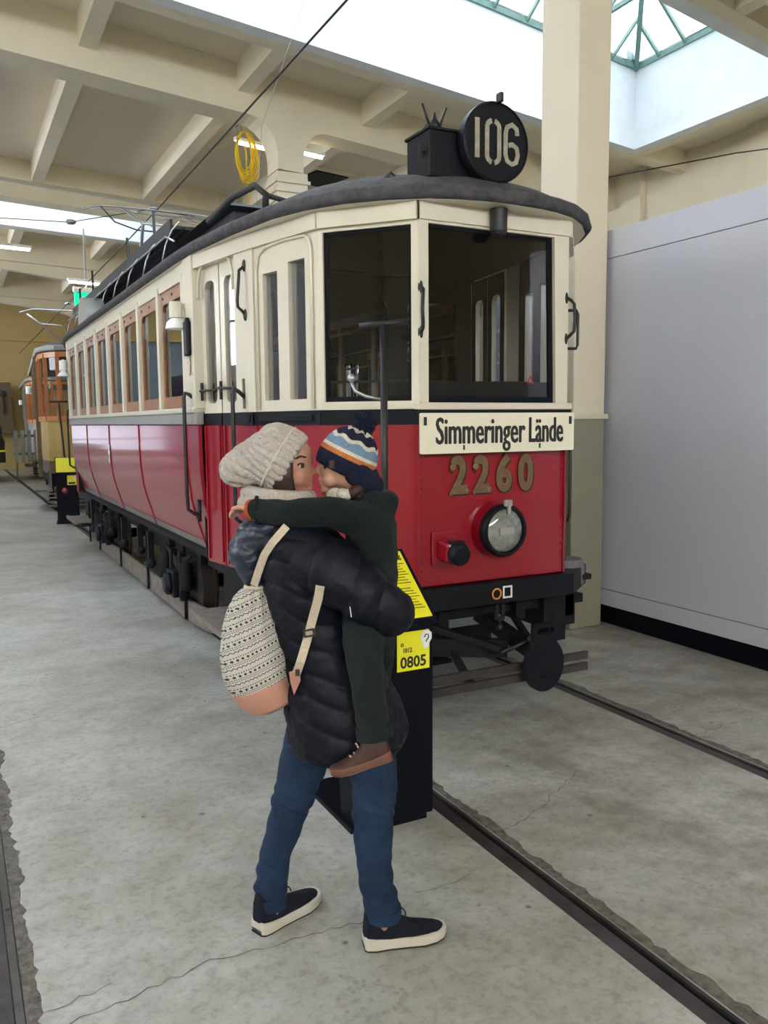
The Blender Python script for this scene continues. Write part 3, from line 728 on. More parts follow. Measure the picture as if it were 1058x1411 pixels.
# saloon sides
YA, YB = P4[1], 2 * TY - P4[1]
zs = [(1.585, .0), (1.40, .0), (1.25, .006), (1.1, .022), (1.0, .045), (.9, .075), (.80, .105)]
zg = [(.80, .105), (.74, .125), (.685, .14)]
seams = [YA + .30, 7.08, 8.52, 9.98, YB]
for mx in (False, True):
    prev = YA
    for k, s in enumerate(seams):
        for (zz, nm, mm) in ((zs, 'side_panel', 'red'), (zg, 'skirt_strip', 'grey_enamel')):
            a, c = prev + .004, s - .004
            prof = [(1.405 + o_, z_) for z_, o_ in zz] + [(1.43 + o_, z_) for z_, o_ in zz[::-1]]
            mb = MB().ring([[Vector((x, a, z)) for x, z in prof], [Vector((x, c, z)) for x, z in prof]]); mirror(mb, mx)
            recalc(mb.build(nm, M[mm], tram, smooth='auto'))
        prev = s
    for s in seams[:-1]:
        pr = [Vector((1.402 + o_, s, z_)) for z_, o_ in zs + zg[1:]]
        mirror(MB().tube(pr, .006, 6), mx).build('seam_beading', M['red'], tram, smooth=True)
    mb = MB().box(1.385, 1.44, YA - .02, YB + .02, 1.59, 1.665); mirror(mb, mx).build('belt_strip', M['grey_enamel'], tram, bevel=.01, label='dull grey waist rail under the side windows')
    mb = MB().box(1.375, 1.45, YA, YB, 1.665, 1.70); mirror(mb, mx).build('sill', M['cream'], tram, bevel=.008)
    mb = MB().box(1.40, 1.46, YA, YB, 2.52, 2.64); mirror(mb, mx).build('letter_board', M['cream'], tram)
    posts = [YA + .16] + [5.545 + .72 * k for k in range(9)]
    for ya, yc in ((YA - .015, YA + .20), (YB - .01, YB + .02)): mirror(MB().box(1.385, 1.46, ya, yc, 1.69, 2.64), mx).build('corner_pillar', M['cream'], tram, bevel=.006)
    for k in range(9):
        y = 5.47 + .7225 * k
        mb = MB().box(1.385, 1.46, y - .028, y + .028, 1.69, 2.56); mirror(mb, mx).build('window_post', M['cream'], tram, bevel=.008)
    for k in range(8):
        y0, y1 = 5.47 + .7225 * k + .03, 5.47 + .7225 * (k + 1) - .03
        wd = MB().plate([(y0, 1.70), (y1, 1.70), (y1, 2.52), (y0, 2.52)], [rrect(y0 + .035, y1 - .035, 1.785, 2.435, .05, 4, (0, 0, 1, 1))], ((1.415, 0, 0), (0, 1, 0), (0, 0, 1)), .025)
        mirror(wd, mx); fr = recalc(wd.build('side_window', M['wood'], tram))
        p = MB().plate([(y0 + .03, 1.78), (y1 - .03, 1.78), (y1 - .03, 2.44), (y0 + .03, 2.44)], [], ((1.428, 0, 0), (0, 1, 0), (0, 0, 1)), .004); mirror(p, mx).build('pane', M['glass'], fr)
        s = MB()
        for yy in (y0 + .06, (y0 + y1) / 2, y1 - .06): s.cyl((1.409, yy, 2.478), (1.416, yy, 2.478), .009, 8)
        mirror(s, mx).build('screw', M['ink'], fr)
    # conductor signal bell / side lamp on the corner pillar
g = MB().lathe((1.335, 5.42, 2.27), (0, 0, 1), [(.001, 0), (.042, 0), (.042, .085), (.036, .10), (.001, .10)], 20); g.beam((1.335, 5.42, 2.30), (1.40, 5.42, 2.30), .03, .05)
sl = g.build('side_lamp', M['cream'], tram, smooth='auto')
MB().lathe((1.335, 5.42, 2.20), (0, 0, 1), [(.001, .02), (.068, .0), (.06, .04), (.03, .068), (.001, .068)], 20).build('reflector', M['white'], sl, smooth='auto')
g = MB().box(1.355, 1.385, 5.25, 5.34, 2.02, 2.24).box(1.36, 1.385, 5.27, 5.32, 2.22, 2.26); g.build('key_box', M['black'], tram, bevel=.012)
g = MB().plate(rrect(-.03, .03, -.06, .06, .03), [circle(0, .015, .012, 12)], ((1.376, 5.30, 1.96), (0, -1, 0), (0, 0, 1)), .006); recalc(g.build('eyelet_plate', M['cream'], tram))
g = MB().lathe((1.335, 11.25, 2.27), (0, 0, 1), [(.001, 0), (.05, 0), (.05, .12), (.001, .14)], 16).lathe((1.335, 11.25, 2.20), (0, 0, 1), [(.001, .02), (.08, 0), (.03, .07), (.001, .07)], 16)
g.build('side_lamp', M['white'], tram, smooth='auto', label='far white side lamp')
# white scuff marks around the second seam
g = MB().box(1.396, 1.4, 8.505, 8.535, 1.22, 1.40).box(1.394, 1.4, 8.49, 8.56, 1.30, 1.34); g.build('repair_tape', M['white'], tram)

# roof
def roof_half(y):      # half width of the roof edge at a length position
    e = [(3.375, 0.0), (3.385, .16), (3.41, .29), (3.46, .43), (3.56, .58), (3.72, .74), (3.92, .86), (4.15, .945), (4.6, 1.02), (5.2, 1.085), (5.6, 1.10)]
    if y > TY: y = 2 * TY - y
    if y >= 5.6: return 1.10
    for (a, wa), (c, wc) in zip(e, e[1:]):
        if a <= y <= c: return wa + (wc - wa) * (y - a) / (c - a)
    return 0.0
ys = [3.376, 3.385, 3.41, 3.46, 3.56, 3.72, 3.92, 4.15, 4.6, 5.2, 5.6, 7, 8.265]; ys += [2 * TY - y for y in ys[-2::-1]]
def roof_z(x, y):
    wv = max(roof_half(y), .01); yy = min(y, 2 * TY - y); k = min(1, max(0, (yy - 3.376) / 1.1)); s = max(0, 1 - (abs(x) / max(wv, .01)) ** 2.2)
    return 2.665 + (.06 * min(1, (yy - 3.37) / .12) + .22 * (1 - (1 - k) ** 2)) * s ** .75
n = 24; rings = []
for y in ys:
    wv = max(roof_half(y), .01); rings.append([Vector((TX + wv * math.sin(PI / 2 * (-1 + 2 * k / n)), y, roof_z(wv * math.sin(PI / 2 * (-1 + 2 * k / n)), y))) for k in range(n + 1)])
recalc(MB().ring(rings, closed=False).build('roof_deck', M['canvas'], tram, smooth=True))
edge = [(TX - roof_half(y), y) for y in ys] + [(TX + roof_half(y), y) for y in ys[::-1]]
MB().tube([(x, y, 2.665) for x, y in edge], .036, 10, closed=True).build('roof_rim', M['canvas'], tram, smooth=True)
recalc(MB().plate([(x, y) for x, y in edge], [], ((0, 0, 2.628), (1, 0, 0), (0, 1, 0)), .012).build('roof_soffit', M['cream'], tram))
g = MB()
for (A, B) in ((P4, P3), (P3, P2), (P2, P1), (P1, P0), (P0, (2 * TX - P0[0], P0[1])), ((2 * TX - P0[0], P0[1]), (2 * TX - P1[0], P1[1])), ((2 * TX - P1[0], P1[1]), (2 * TX - P4[0], P4[1]))):
    g.beam((A[0], A[1], 2.59), (B[0], B[1], 2.59), .05, .085)
g.build('cornice', M['cream'], tram)
MB().cyl((2.445, 3.46, 2.52), (2.445, 3.46, 2.625), .043, 20).lathe((2.445, 3.46, 2.52), (0, 0, -1), [(.043, 0), (.034, .018), (.001, .025)], 20).build('soffit_bell', M['ink'], tram, smooth='auto')

# black number disc with 106
disc = empty('number_disc'); disc.parent = tram
DC = Vector((2.462, 3.50, 2.952))
recalc(MB().lathe(DC + Vector((0, .09, 0)), (0, -1, 0), [(.001, 0), (.165, 0), (.185, .02), (.192, .05), (.192, .085), (.182, .092), (.182, .085), (.001, .085)], 40).build('drum', M['black'], disc, smooth='auto'))
MB().box(2.452, 2.472, 3.46, 3.50, 3.13, 3.175).build('top_lug', M['iron'], disc, bevel=.004)
MB().beam((2.40, 3.53, 2.70), (2.41, 3.53, 2.79), .03, .03).beam((2.53, 3.53, 2.70), (2.52, 3.53, 2.79), .03, .03).box(2.36, 2.59, 3.50, 3.56, 2.69, 2.72).build('bracket', M['iron'], disc)
MB().tube([(2.463 + .013 * math.cos(a), 3.48, 2.735 + .02 * math.sin(a)) for a in [2 * PI * k / 12 for k in range(12)]], .003, 6, closed=True).build('pull_ring', M['iron'], disc)
M['digit_glass'] = mat('milky_digit_glass', (0.40, 0.38, 0.31), 0.35, color2=(0.24, 0.20, 0.14), noise_scale=22)
def tubular(pts, wd, y, m, parent, closed=False, name='digit'):   # a stencil stroke drawn on a face looking to -y
    A = []; B_ = []; n_ = len(pts)
    for i, p in enumerate(pts):
        if closed: d = Vector(pts[(i + 1) % n_]) - Vector(pts[i - 1])
        else: d = Vector(pts[min(i + 1, n_ - 1)]) - Vector(pts[max(i - 1, 0)])
        d.normalize(); q = Vector((-d.y, d.x)) * wd / 2
        A.append((p[0] + q.x, p[1] + q.y)); B_.append((p[0] - q.x, p[1] - q.y))
    mb = MB(); rg = [[Vector((a[0], y, a[1])), Vector((b_[0], y, b_[1])), Vector((b_[0], y + .004, b_[1])), Vector((a[0], y + .004, a[1]))] for a, b_ in zip(A, B_)]
    if closed: rg.append(rg[0])
    mb.ring(rg, True, not closed); return recalc(mb.build(name, m, parent))
yd = DC.y + .09 - .089
tubular([(DC.x - .115, DC.z - .085), (DC.x - .115, DC.z + .10)], .026, yd, M['digit_glass'], disc)
for sgn in (1, -1):
    pts = [(DC.x - .022 + sgn * .036 * math.cos(a), DC.z + (.064 if math.sin(a) > 0 else -.064) + .034 * math.sin(a)) for a in [(-76 + 152 * k / 14) * PI / 180 for k in range(15)]]
    tubular(pts, .024, yd, M['digit_glass'], disc)
pts = [(DC.x + .122, DC.z + .048), (DC.x + .118, DC.z + .078), (DC.x + .09, DC.z + .095), (DC.x + .06, DC.z + .08), (DC.x + .052, DC.z + .05), (DC.x + .051, DC.z - .05), (DC.x + .062, DC.z - .08), (DC.x + .09, DC.z - .093), (DC.x + .116, DC.z - .08), (DC.x + .126, DC.z - .045), (DC.x + .118, DC.z - .012), (DC.x + .092, DC.z + .002), (DC.x + .07, DC.z - .005)]
tubular(pts, .024, yd, M['digit_glass'], disc)
# lantern box with spiky finial
lb = empty('lantern_box'); lb.parent = tram
MB().box(2.125, 2.40, 3.58, 3.80, 2.775, 2.995).box(2.20, 2.33, 3.62, 3.76, 2.70, 2.78).build('box', M['black'], lb, bevel=.004)
MB().box(2.115, 2.41, 3.57, 3.81, 2.99, 3.005).build('lid', M['black'], lb, bevel=.004)
MB().beam((2.20, 3.59, 2.745), (2.19, 3.75, 2.735), .05, .05).box(2.03, 2.14, 3.60, 3.78, 2.70, 2.745).build('bracket', M['iron'], lb)
MB().ball((2.115, 3.63, 2.90), .01).beam((2.105, 3.63, 2.87), (2.105, 3.63, 2.93), .008, .02).build('catch', M['iron'], lb)
fx, fy = 2.225, 3.70
g = MB().lathe((fx, fy, 3.005), (0, 0, 1), [(.001, 0), (.022, .0), (.02, .02), (.028, .04), (.03, .055), (.014, .08), (.004, .11), (.001, .115)], 16)
for s_ in (-1, 1):
    g.tube([(fx + s_ * .012, fy, 3.05), (fx + s_ * .05, fy, 3.045), (fx + s_ * .075, fy, 3.015), (fx + s_ * .09, fy, 3.005)], .008, 6)
    g.tube([(fx + s_ * .025, fy, 3.045), (fx + s_ * .07, fy, 3.15)], [.007, .005], 6); g.ball((fx + s_ * .027, fy, 3.05), .012)
g.build('finial', M['iron'], lb, smooth=True)
g = MB().tube([(1.97, 3.74, 2.71), (1.975, 3.74, 2.79), (2.0, 3.74, 2.81), (2.025, 3.74, 2.79), (2.04, 3.74, 2.70)], .012, 8).tube([(1.99, 3.74, 2.80), (2.01, 3.66, 2.74), (2.09, 3.60, 2.71)], .01, 6)
g.ball((2.0, 3.74, 2.76), (.03, .03, .05)); g.build('roof_bracket', M['canvas'], tram, smooth=True)
MB().ball((2.62, 3.47, 2.70), (.03, .02, .018)).ball((2.68, 3.5, 2.70), (.02, .02, .012)).ball((2.35, 3.47, 2.705), (.03, .02, .02)).build('roof_fixing', M['iron'], tram, smooth=True)

# roof equipment
g = MB()
for sx in (1, -1):
    x = TX - sx * .72
    for k in range(3): g.box(x - .13 + k * .09, x - .05 + k * .09, 6.6, 12.2, 3.09, 3.115)
    g.box(x - .15, x - .13, 6.6, 12.2, 3.05, 3.16) if sx > 0 else g.box(x + .13, x + .15, 6.6, 12.2, 3.05, 3.16)
g.build('roof_walkway', M['walkway'], tram)
g = MB()
for k in range(9):
    y = 6.45 + .7 * k; g.tube([(1.50, y, 2.80), (1.53, y, 2.93), (1.58, y, 3.04), (1.64, y, 3.11)], .007, 6)
g.tube([(1.56, 6.3, 2.93), (1.545, 6.5, 3.00), (1.545, 12.2, 3.00)], .008, 6)
g.build('walkway_hoops', M['steel'], tram, smooth=True)
g = MB(); g.v = []
top = [(1.78, 5.68), (3.17, 5.68), (3.17, 7.0), (1.78, 7.0)]; bot = [(1.73, 5.62), (3.22, 5.62), (3.22, 7.1), (1.73, 7.1)]
g.ring([[Vector((x, y, 3.06)) for x, y in bot], [Vector((x, y, 3.095)) for x, y in top]])
g.box(1.9, 3.0, 5.95, 6.9, 3.095, 3.12); g.box(1.84, 3.06, 5.75, 6.95, 2.92, 3.10); g.build('resistor_box', M['walkway'], tram, bevel=.01)
g = MB().tube([(1.95, 6.0, 3.13), (2.4, 5.95, 3.15), (2.9, 6.0, 3.14)], .025, 8); g.build('rolled_cover', M['walkway'], tram, smooth=True)
g = MB().tube([(1.62, 5.6, 2.93), (1.66, 5.2, 3.0), (1.74, 5.0, 3.03), (1.8, 4.98, 2.98), (1.82, 5.05, 2.90)], .022, 8).tube([(1.82, 5.0, 2.98), (2.1, 5.2, 3.0), (2.3, 5.4, 3.0)], .016, 6)
g.build('cable_elbow', M['walkway'], tram, smooth=True)
for (x, y) in ((2.42, 5.9), (2.28, 5.75)):
    g = MB().tube([(x, y, 3.0), (x, y, 3.22)], .02, 8).tube([(x - .015, y, 3.22), (x - .012, y, 3.27), (x + .012, y, 3.27), (x + .015, y, 3.22)], .009, 6)
    g.tube([(x - .12, y, 3.14), (x, y, 3.19), (x + .12, y, 3.13)], .012, 6)
    g.build('lifting_eye', M['iron'], tram, smooth=True)
    break
g = MB()
random.seed(5)
for k in range(9): g.ball((2.42 + random.uniform(-.07, .07), 4.75 + random.uniform(-.07, .07), 3.02 + random.uniform(0, .05)), .028, 8, 5)
g.tube([(2.3, 4.75, 3.0), (2.42, 4.75, 3.03), (2.6, 4.7, 2.95)], .02, 6)
g.build('cable_knot', M['walkway'], tram, smooth=True)
for (y, z0, z1) in ((7.55, 3.05, 3.44), (8.75, 3.05, 3.44), (11.0, 3.02, 3.48), (12.1, 3.0, 3.42)):
    MB().tube([(1.64, y - .1, z0), (1.69, y - .02, z0 + .10), (1.70, y, z0 + .13), (1.695, y, z1)], .013, 8).build('roof_hook', M['iron'], tram, smooth=True)
g = MB(); c = Vector((1.53, 10.1, 2.70))     # domed ventilator on the roof edge
g.ring([[Vector((1.42 + dx, 10.1 + .30 * math.cos(a), 2.72 + .30 * max(0, math.sin(a)))) for a in [PI * k / 14 for k in range(15)]] for dx in (0, .02, .22)])
recalc(g.build('domed_ventilator', M['grey_enamel'], tram, smooth='auto'))
# pantograph touching the wire
pg = empty('pantograph'); pg.parent = tram
hy, hz = 10.8, 4.215
MB().tube([(1.58, hy, hz - .06), (1.72, hy, hz + .0), (2.0, hy, hz + .02), (2.95, hy, hz + .02), (3.2, hy, hz), (3.36, hy, hz - .07)], .012, 8).tube([(1.75, hy + .12, hz), (3.2, hy + .12, hz)], .012, 8).build('contact_bar', M['steel'], pg, smooth=True)
MB().tube([(1.80, hy, hz), (1.9, 10.5, 3.98), (2.05, 10.0, 3.80), (3.0, 10.0, 3.80)], .009, 6).build('sag_bar', M['iron'], pg, smooth=True)
g = MB()
for s_ in (-1, 1):
    g.tube([(TX + s_ * .42, hy, hz), (TX + s_ * .50, 9.3, 3.72)], .014, 8).tube([(TX + s_ * .50, 9.3, 3.72), (TX + s_ * .35, 10.4, 3.2)], .018, 8)
    g.tube([(TX + s_ * .30, hy + .1, hz), (TX + s_ * .40, 9.3, 3.70)], .010, 8)
    g.tube([(TX + s_ * .42, hy, hz), (TX - s_ * .5, 9.3, 3.72)], .007, 6)
g.tube([(TX - .5, 9.3, 3.72), (TX + .5, 9.3, 3.72)], .014, 8); g.build('arms', M['steel'], pg, smooth=True)
MB().box(TX - .5, TX + .5, 9.6, 10.7, 3.08, 3.14).tube([(TX - .45, 9.7, 3.2), (TX + .45, 9.7, 3.2)], .03, 8).tube([(TX - .45, 10.5, 3.2), (TX + .45, 10.5, 3.2)], .03, 8).build('base_frame', M['walkway'], pg)

# sign, numbers, headlamp, socket
sg = empty('destination_sign'); sg.parent = tram
SGX = 2.458; sy = 3.455; SZ = 1.541
recalc(MB().plate(rrect(-.467, .467, -.098, .098, .010), [rrect(-.446, -.434, .040, .075, .005, 2), rrect(.434, .446, .040, .075, .005, 2)], ((SGX, sy, SZ), (1, 0, 0), (0, 0, 1)), .008).build('board', M['sign_cream'], sg))
MB().box(SGX - .447, SGX - .433, sy - .014, sy - .004, 1.58, 1.62).box(SGX + .433, SGX + .447, sy - .014, sy - .004, 1.58, 1.62).box(SGX - .443, SGX - .437, sy, 3.52, 1.60, 1.61).box(SGX + .437, SGX + .443, sy, 3.52, 1.60, 1.61).build('hanger', M['ink'], sg)
text_mesh('lettering', 'Simmeringer', .182, .525, M['ink'], sg, (SGX - .117, sy - .009, SZ + .004), (1, 0, 0), (0, 0, 1), .0012, 0.0, fat=.0034)
text_mesh('lettering', 'Lände', .182, .215, M['ink'], sg, (SGX + .282, sy - .009, SZ + .004), (1, 0, 0), (0, 0, 1), .0012, 0.0, fat=.0034)
MB().box(SGX - .225, SGX - .215, sy - .0105, sy - .0085, SZ - .082, SZ - .058).box(SGX + .238, SGX + .248, sy - .0105, sy - .0085, SZ - .082, SZ - .058).build('lettering', M['ink'], sg)
for dx, dz, mm, nm, dy in ((.009, -.008, 'ink', 'number_shadow', .0), (0, 0, 'bronze', 'number', -.004)):
    for k, ch in enumerate('2260'):
        text_mesh(nm, ch, .250, .100, M[mm], tram, (2.455 + (k - 1.5) * .137 + dx, 3.5155 + dy, 1.322 + dz), (1, 0, 0), (0, 0, 1), .0035, .011)
for k in range(2):   # curls that end the strokes of the twos
    x = 2.455 + (k - 1.5) * .137; g = MB().ball((x - .036, 3.508, 1.372), (.020, .004, .019), 14, 6).ball((x + .046, 3.508, 1.252), (.014, .004, .018), 14, 6).ball((x - .048, 3.508, 1.240), (.010, .004, .012), 12, 6)
    g.build('number_curl', M['bronze'], tram, smooth=True)
hl = empty('headlamp'); hl.parent = tram; HC = Vector((2.475, 3.52, 1.045))
MB().lathe(HC, (0, -1, 0), [(.147, -.01), (.145, .01), (.138, .03), (.135, .055), (.001, .055)], 36).build('red_collar', M['red'], hl, smooth='auto')
recalc(MB().lathe(HC + Vector((0, -.05, 0)), (0, -1, 0), [(.131, 0), (.135, .01), (.135, .04), (.126, .052), (.113, .052), (.110, .035), (.001, .035)], 36).build('black_ring', M['black'], hl, smooth='auto'))
MB().lathe(HC + Vector((0, -.085, 0)), (0, -1, 0), [(.110, 0), (.104, .008), (.07, .016), (.001, .02)], 36).build('lens', M['lens'], hl, smooth='auto')
MB().box(HC.x - .045, HC.x + .045, HC.y - .112, HC.y - .10, HC.z - .02, HC.z + .02).build('lens_bar', M['grey_enamel'], hl, bevel=.004)
MB().box(HC.x + .0, HC.x + .02, HC.y - .115, HC.y - .095, HC.z + .085, HC.z + .15).box(HC.x - .012, HC.x + .032, HC.y - .11, HC.y - .09, HC.z + .125, HC.z + .158).build('clip', M['grey_enamel'], hl, bevel=.003)
so = empty('coupling_socket'); so.parent = tram
MB().box(2.09, 2.24, 3.505, 3.525, .885, 1.055).build('base_plate', M['red'], so, bevel=.008)
MB().beam((2.165, 3.52, .97), (2.175, 3.42, .955), .10, .10).build('body', M['red'], so, bevel=.015)
MB().lathe((2.177, 3.43, .955), (.12, -1, -.1), [(.050, 0), (.055, .01), (.055, .05), (.044, .065), (.001, .065)], 20).box(2.14, 2.215, 3.40, 3.44, 1.0, 1.015).build('cap', M['black'], so, smooth='auto')
# T-shaped stanchion with ball lever in front of the angled windscreen
sp = empty('brake_stanchion'); sp.parent = tram
MB().tube([(1.795, 3.44, .74), (1.795, 3.44, 2.045)], .017, 10).tube([(1.695, 3.49, 2.035), (1.90, 3.39, 2.055)], .014, 10).build('t_bar', M['iron'], sp, smooth=True)
MB().tube([(1.795, 3.44, 1.70), (1.72, 3.47, 1.715), (1.672, 3.49, 1.74), (1.66, 3.50, 1.78)], .008, 8).ball((1.66, 3.50, 1.80), .02).build('ball_lever', M['steel'], sp, smooth=True)

# bumper beam, step boards, underframe
BZ0, BZ1 = .66, .775
g = MB(); out = [(1.99, 3.47), (2.96, 3.47), (3.23, 3.68), (3.23, 3.80), (2.9, 3.64), (2.05, 3.64), (1.63, 3.86), (1.60, 3.80)]
recalc(g.plate(out, [], ((0, 0, BZ0), (1, 0, 0), (0, 1, 0)), BZ1 - BZ0).build('buffer_beam', M['black'], tram, bevel=.006))
recalc(MB().lathe((3.09, 3.70, .65), (0, 0, 1), [(.001, 0), (.09, 0), (.11, .03), (.11, .13), (.095, .165), (.001, .17)], 24).build('corner_bell', M['bell_grey'], tram, smooth='auto'))
recalc(MB().plate(circle(0, 0, .030), [circle(0, 0, .022)], ((2.452, 3.466, .716), (1, 0, 0), (0, 0, 1)), .003).build('orange_circle', M['orange'], tram))
recalc(MB().plate([(-.029, -.032), (.029, -.032), (.029, .032), (-.029, .032)], [[(-.020, -.023), (.020, -.023), (.020, .023), (-.020, .023)]], ((2.519, 3.466, .720), (1, 0, 0), (0, 0, 1)), .003).build('white_square', M['white'], tram))
for my in (False, True):
    for mx in (False, True):
        g = MB().box(1.86, 1.92, 3.62, 5.9, .50, .66).box(2.2, 2.26, 3.62, 5.9, .52, .66)
        mirror(g, mx, my).build('frame_rail', M['under'], tram)
        st = empty('entry_step'); st.parent = tram
        g = MB().box(1.40, 1.62, 4.62, 5.42, .345, .365).box(1.36, 1.40, 4.60, 5.44, .335, .375); mirror(g, mx, my).build('tread', M['pale_wood'], st)
        g = MB().box(1.62, 1.64, 4.55, 5.5, .34, .74)
        for y in (4.64, 5.02, 5.40): g.box(1.44, 1.63, y - .015, y + .015, .30, .34)
        mirror(g, mx, my).build('riser', M['under'], st)
        g = MB().box(1.55, 2.4, 4.45, 5.6, .62, .72); mirror(g, mx, my).build('platform_floor', M['under'], tram)
g = MB().box(1.60, 3.35, 5.3, 11.2, .64, .70)
for x in (1.60, 3.33): g.box(x - .05 + (.1 if x < TX else -.1), x + .05 + (.1 if x < TX else -.1), 5.3, 11.2, .56, .68)
for y in (6.0, 7.0, 8.2, 9.4, 10.4): g.box(1.6, 3.35, y, y + .08, .56, .66)
g.build('underframe', M['under'], tram)
for y in (6.55, 9.98):      # two axles
    ax = empty('wheelset'); ax.parent = tram
    for x in (1.75, 3.2):
        s_ = 1 if x < TX else -1
        x -= s_ * .018
        g = MB().lathe((x - s_ * .06, y, .33), (s_, 0, 0), [(.30, 0), (.33, .0), (.33, .09), (.355, .096), (.35, .115), (.29, .118), (.27, .09), (.10, .08), (.09, .13), (.05, .14), (.001, .14)], 40)
        recalc(g.build('wheel', M['rust'], ax, smooth='auto'))
    MB().cyl((1.6, y, .33), (3.35, y, .33), .055, 14).build('axle', M['under'], ax)
    for x in (1.56, 3.39):
        s_ = -1 if x < TX else 1
        g = MB().box(x - .07, x + .07, y - .11, y + .11, .24, .45).lathe((x + s_ * .07, y, .34), (s_, 0, 0), [(.09, 0), (.09, .03), (.06, .045), (.001, .045)], 16)
        g.box(x - .03, x + .03, y - .17, y - .12, .22, .60).box(x - .03, x + .03, y + .12, y + .17, .22, .60)
        g.build('axle_box', M['black'], ax, bevel=.012)
        sp_ = MB()
        for k in range(5): sp_.tube([(x, y - .42 + .06 * k, .60 - .02 * k), (x, y, .53 - .02 * k), (x, y + .42 - .06 * k, .60 - .02 * k)], .012, 6)
        sp_.build('leaf_spring', M['under'], ax)
        for dy in (-.33, .33):
            MB().lathe((x - .02, y + dy, .34), (0, 0, 1), [(.001, 0), (.05, 0), (.055, .05), (.05, .10), (.055, .15), (.05, .20), (.001, .22)], 12).build('coil_spring', M['under'], ax, smooth=True)
for (x, y, z0, sz) in ((1.50, 7.35, .38, .05), (1.52, 7.9, .42, .04), (1.50, 8.6, .40, .05), (1.5, 9.3, .44, .04), (1.5, 10.6, .33, .05)):
    MB().box(x, x + .05, y, y + sz, z0, .66).beam((x + .02, y, z0), (x + .02, y + .25, z0 - .03), .03, .03).ball((x + .02, y, z0), .045).build('hanger', M['under'], tram)
MB().box(1.75, 3.2, 7.2, 8.1, .28, .62).box(1.9, 3.0, 8.4, 9.3, .30, .60).build('motor_case', M['under'], tram, bevel=.03)
g = MB()       # wooden lifeguard board low beside the wheels
path = [(1.93, 5.62), (1.66, 6.02), (1.63, 6.42), (1.645, 11.7)]
for (a, c) in zip(path, path[1:]): g.beam((a[0], a[1], .125), (c[0], c[1], .125), .03, .17)
g2 = [(2 * TX - x, y) for x, y in path]
for (a, c) in zip(g2, g2[1:]): g.beam((a[0], a[1], .125), (c[0], c[1], .125), .03, .17)
g.build('lifeguard_board', M['pale_wood'], tram, bevel=.004)
for y in (6.5, 7.9, 9.3, 10.7, 11.5): MB().beam((1.60, y, .05), (1.60, y, .64), .03, .02).build('board_hanger', M['under'], tram)
# tilting safety gate and bars at the front
g = MB().beam((1.66, 3.30, .375), (2.91, 3.30, .375), .022, .038).beam((1.66, 3.30, .315), (2.91, 3.30, .315), .022, .038)
g.build('gate_bar', M['rust'], tram)
g = MB()
for x in (1.75, 2.2, 2.68): g.beam((x, 3.31, .31), (x + .02, 3.75, .60), .03, .03)
g.beam((1.72, 3.7, .58), (3.2, 3.7, .58), .06, .05).beam((1.75, 3.62, .50), (2.5, 3.45, .43), .05, .09).beam((2.12, 3.55, .56), (2.42, 3.40, .45), .05, .03)
g.build('gate_strut', M['under'], tram)
for x_, ya_, zb_ in ((1.80, 4.2, .30), (3.1, 3.8, .36)): MB().beam((x_, ya_, .62), (x_, 4.7, zb_), .05, .06).build('brace', M['under'], tram)
g = MB().box(2.88, 3.10, 3.62, 3.95, .45, .66).box(2.93, 3.05, 3.64, 3.8, .36, .46)
g.build('bracket', M['under'], tram)
# low boards under the front
g = MB().beam((1.75, 4.6, .16), (3.2, 4.6, .16), .03, .14)
for k in range(4): g.beam((1.75, 4.1 + .16 * k, .20 + .03 * k), (2.55, 4.1 + .16 * k, .20 + .03 * k), .10, .02)
g.build('wheel_guard', M['under'], tram)
cp = empty('coupler'); cp.parent = tram
out = circle(0, -.065, .118, 36, .155); top = [(.085, .07), (.075, .15), (.05, .175), (-.05, .175), (-.075, .15), (-.085, .07)]
arc = [(x, y) for x, y in [(.118 * math.cos(a), -.065 + .155 * math.sin(a)) for a in [(-230 + 280 * k / 34) * PI / 180 for k in range(35)]]]
outer = arc + [(.07, .075), (.072, .14), (.05, .17), (-.05, .17), (-.072, .14), (-.07, .075)]
recalc(MB().plate(outer, [rrect(-.052, .052, .115, .15, .015, 3)], ((2.575, 3.25, .445), (1, 0, 0), (0, 0, .88)), .03).build('plate', M['black'], cp, bevel=.004))
MB().beam((2.575, 3.26, .42), (2.53, 3.75, .55), .06, .07).box(2.55, 2.60, 3.215, 3.225, .325, .345).build('drawbar', M['black'], cp)
g = MB().beam((2.475, 3.50, .65), (2.475, 3.50, .57), .012, .02).beam((2.515, 3.50, .65), (2.515, 3.50, .57), .012, .02).beam((2.475, 3.50, .575), (2.515, 3.50, .575), .02, .02).ball((2.495, 3.50, .53), .02).beam((2.495, 3.5, .57), (2.495, 3.5, .53), .012, .012)
g.build('drop_link', M['iron'], cp)
MB().tube([(2.40, 3.35, .44), (2.50, 3.32, .48), (2.545, 3.30, .50)], .010, 6).ball((2.55, 3.30, .50), .024).build('release_lever', M['iron'], cp, smooth=True)

hp = [(2.06, 3.575), (1.74, 3.94), (1.60, 4.5), (1.48, 5.25)]; hp = hp + [(x, 2 * TY - y) for x, y in hp[::-1]]; hp = hp + [(2 * TX - x, y) for x, y in hp[::-1]]
recalc(MB().plate(hp, [], ((0, 0, 2.612), (1, 0, 0), (0, 1, 0)), .012).build('ceiling_darkening_sheet', M['interior'], tram))  # dark sheet added under the cream soffit to darken the cab
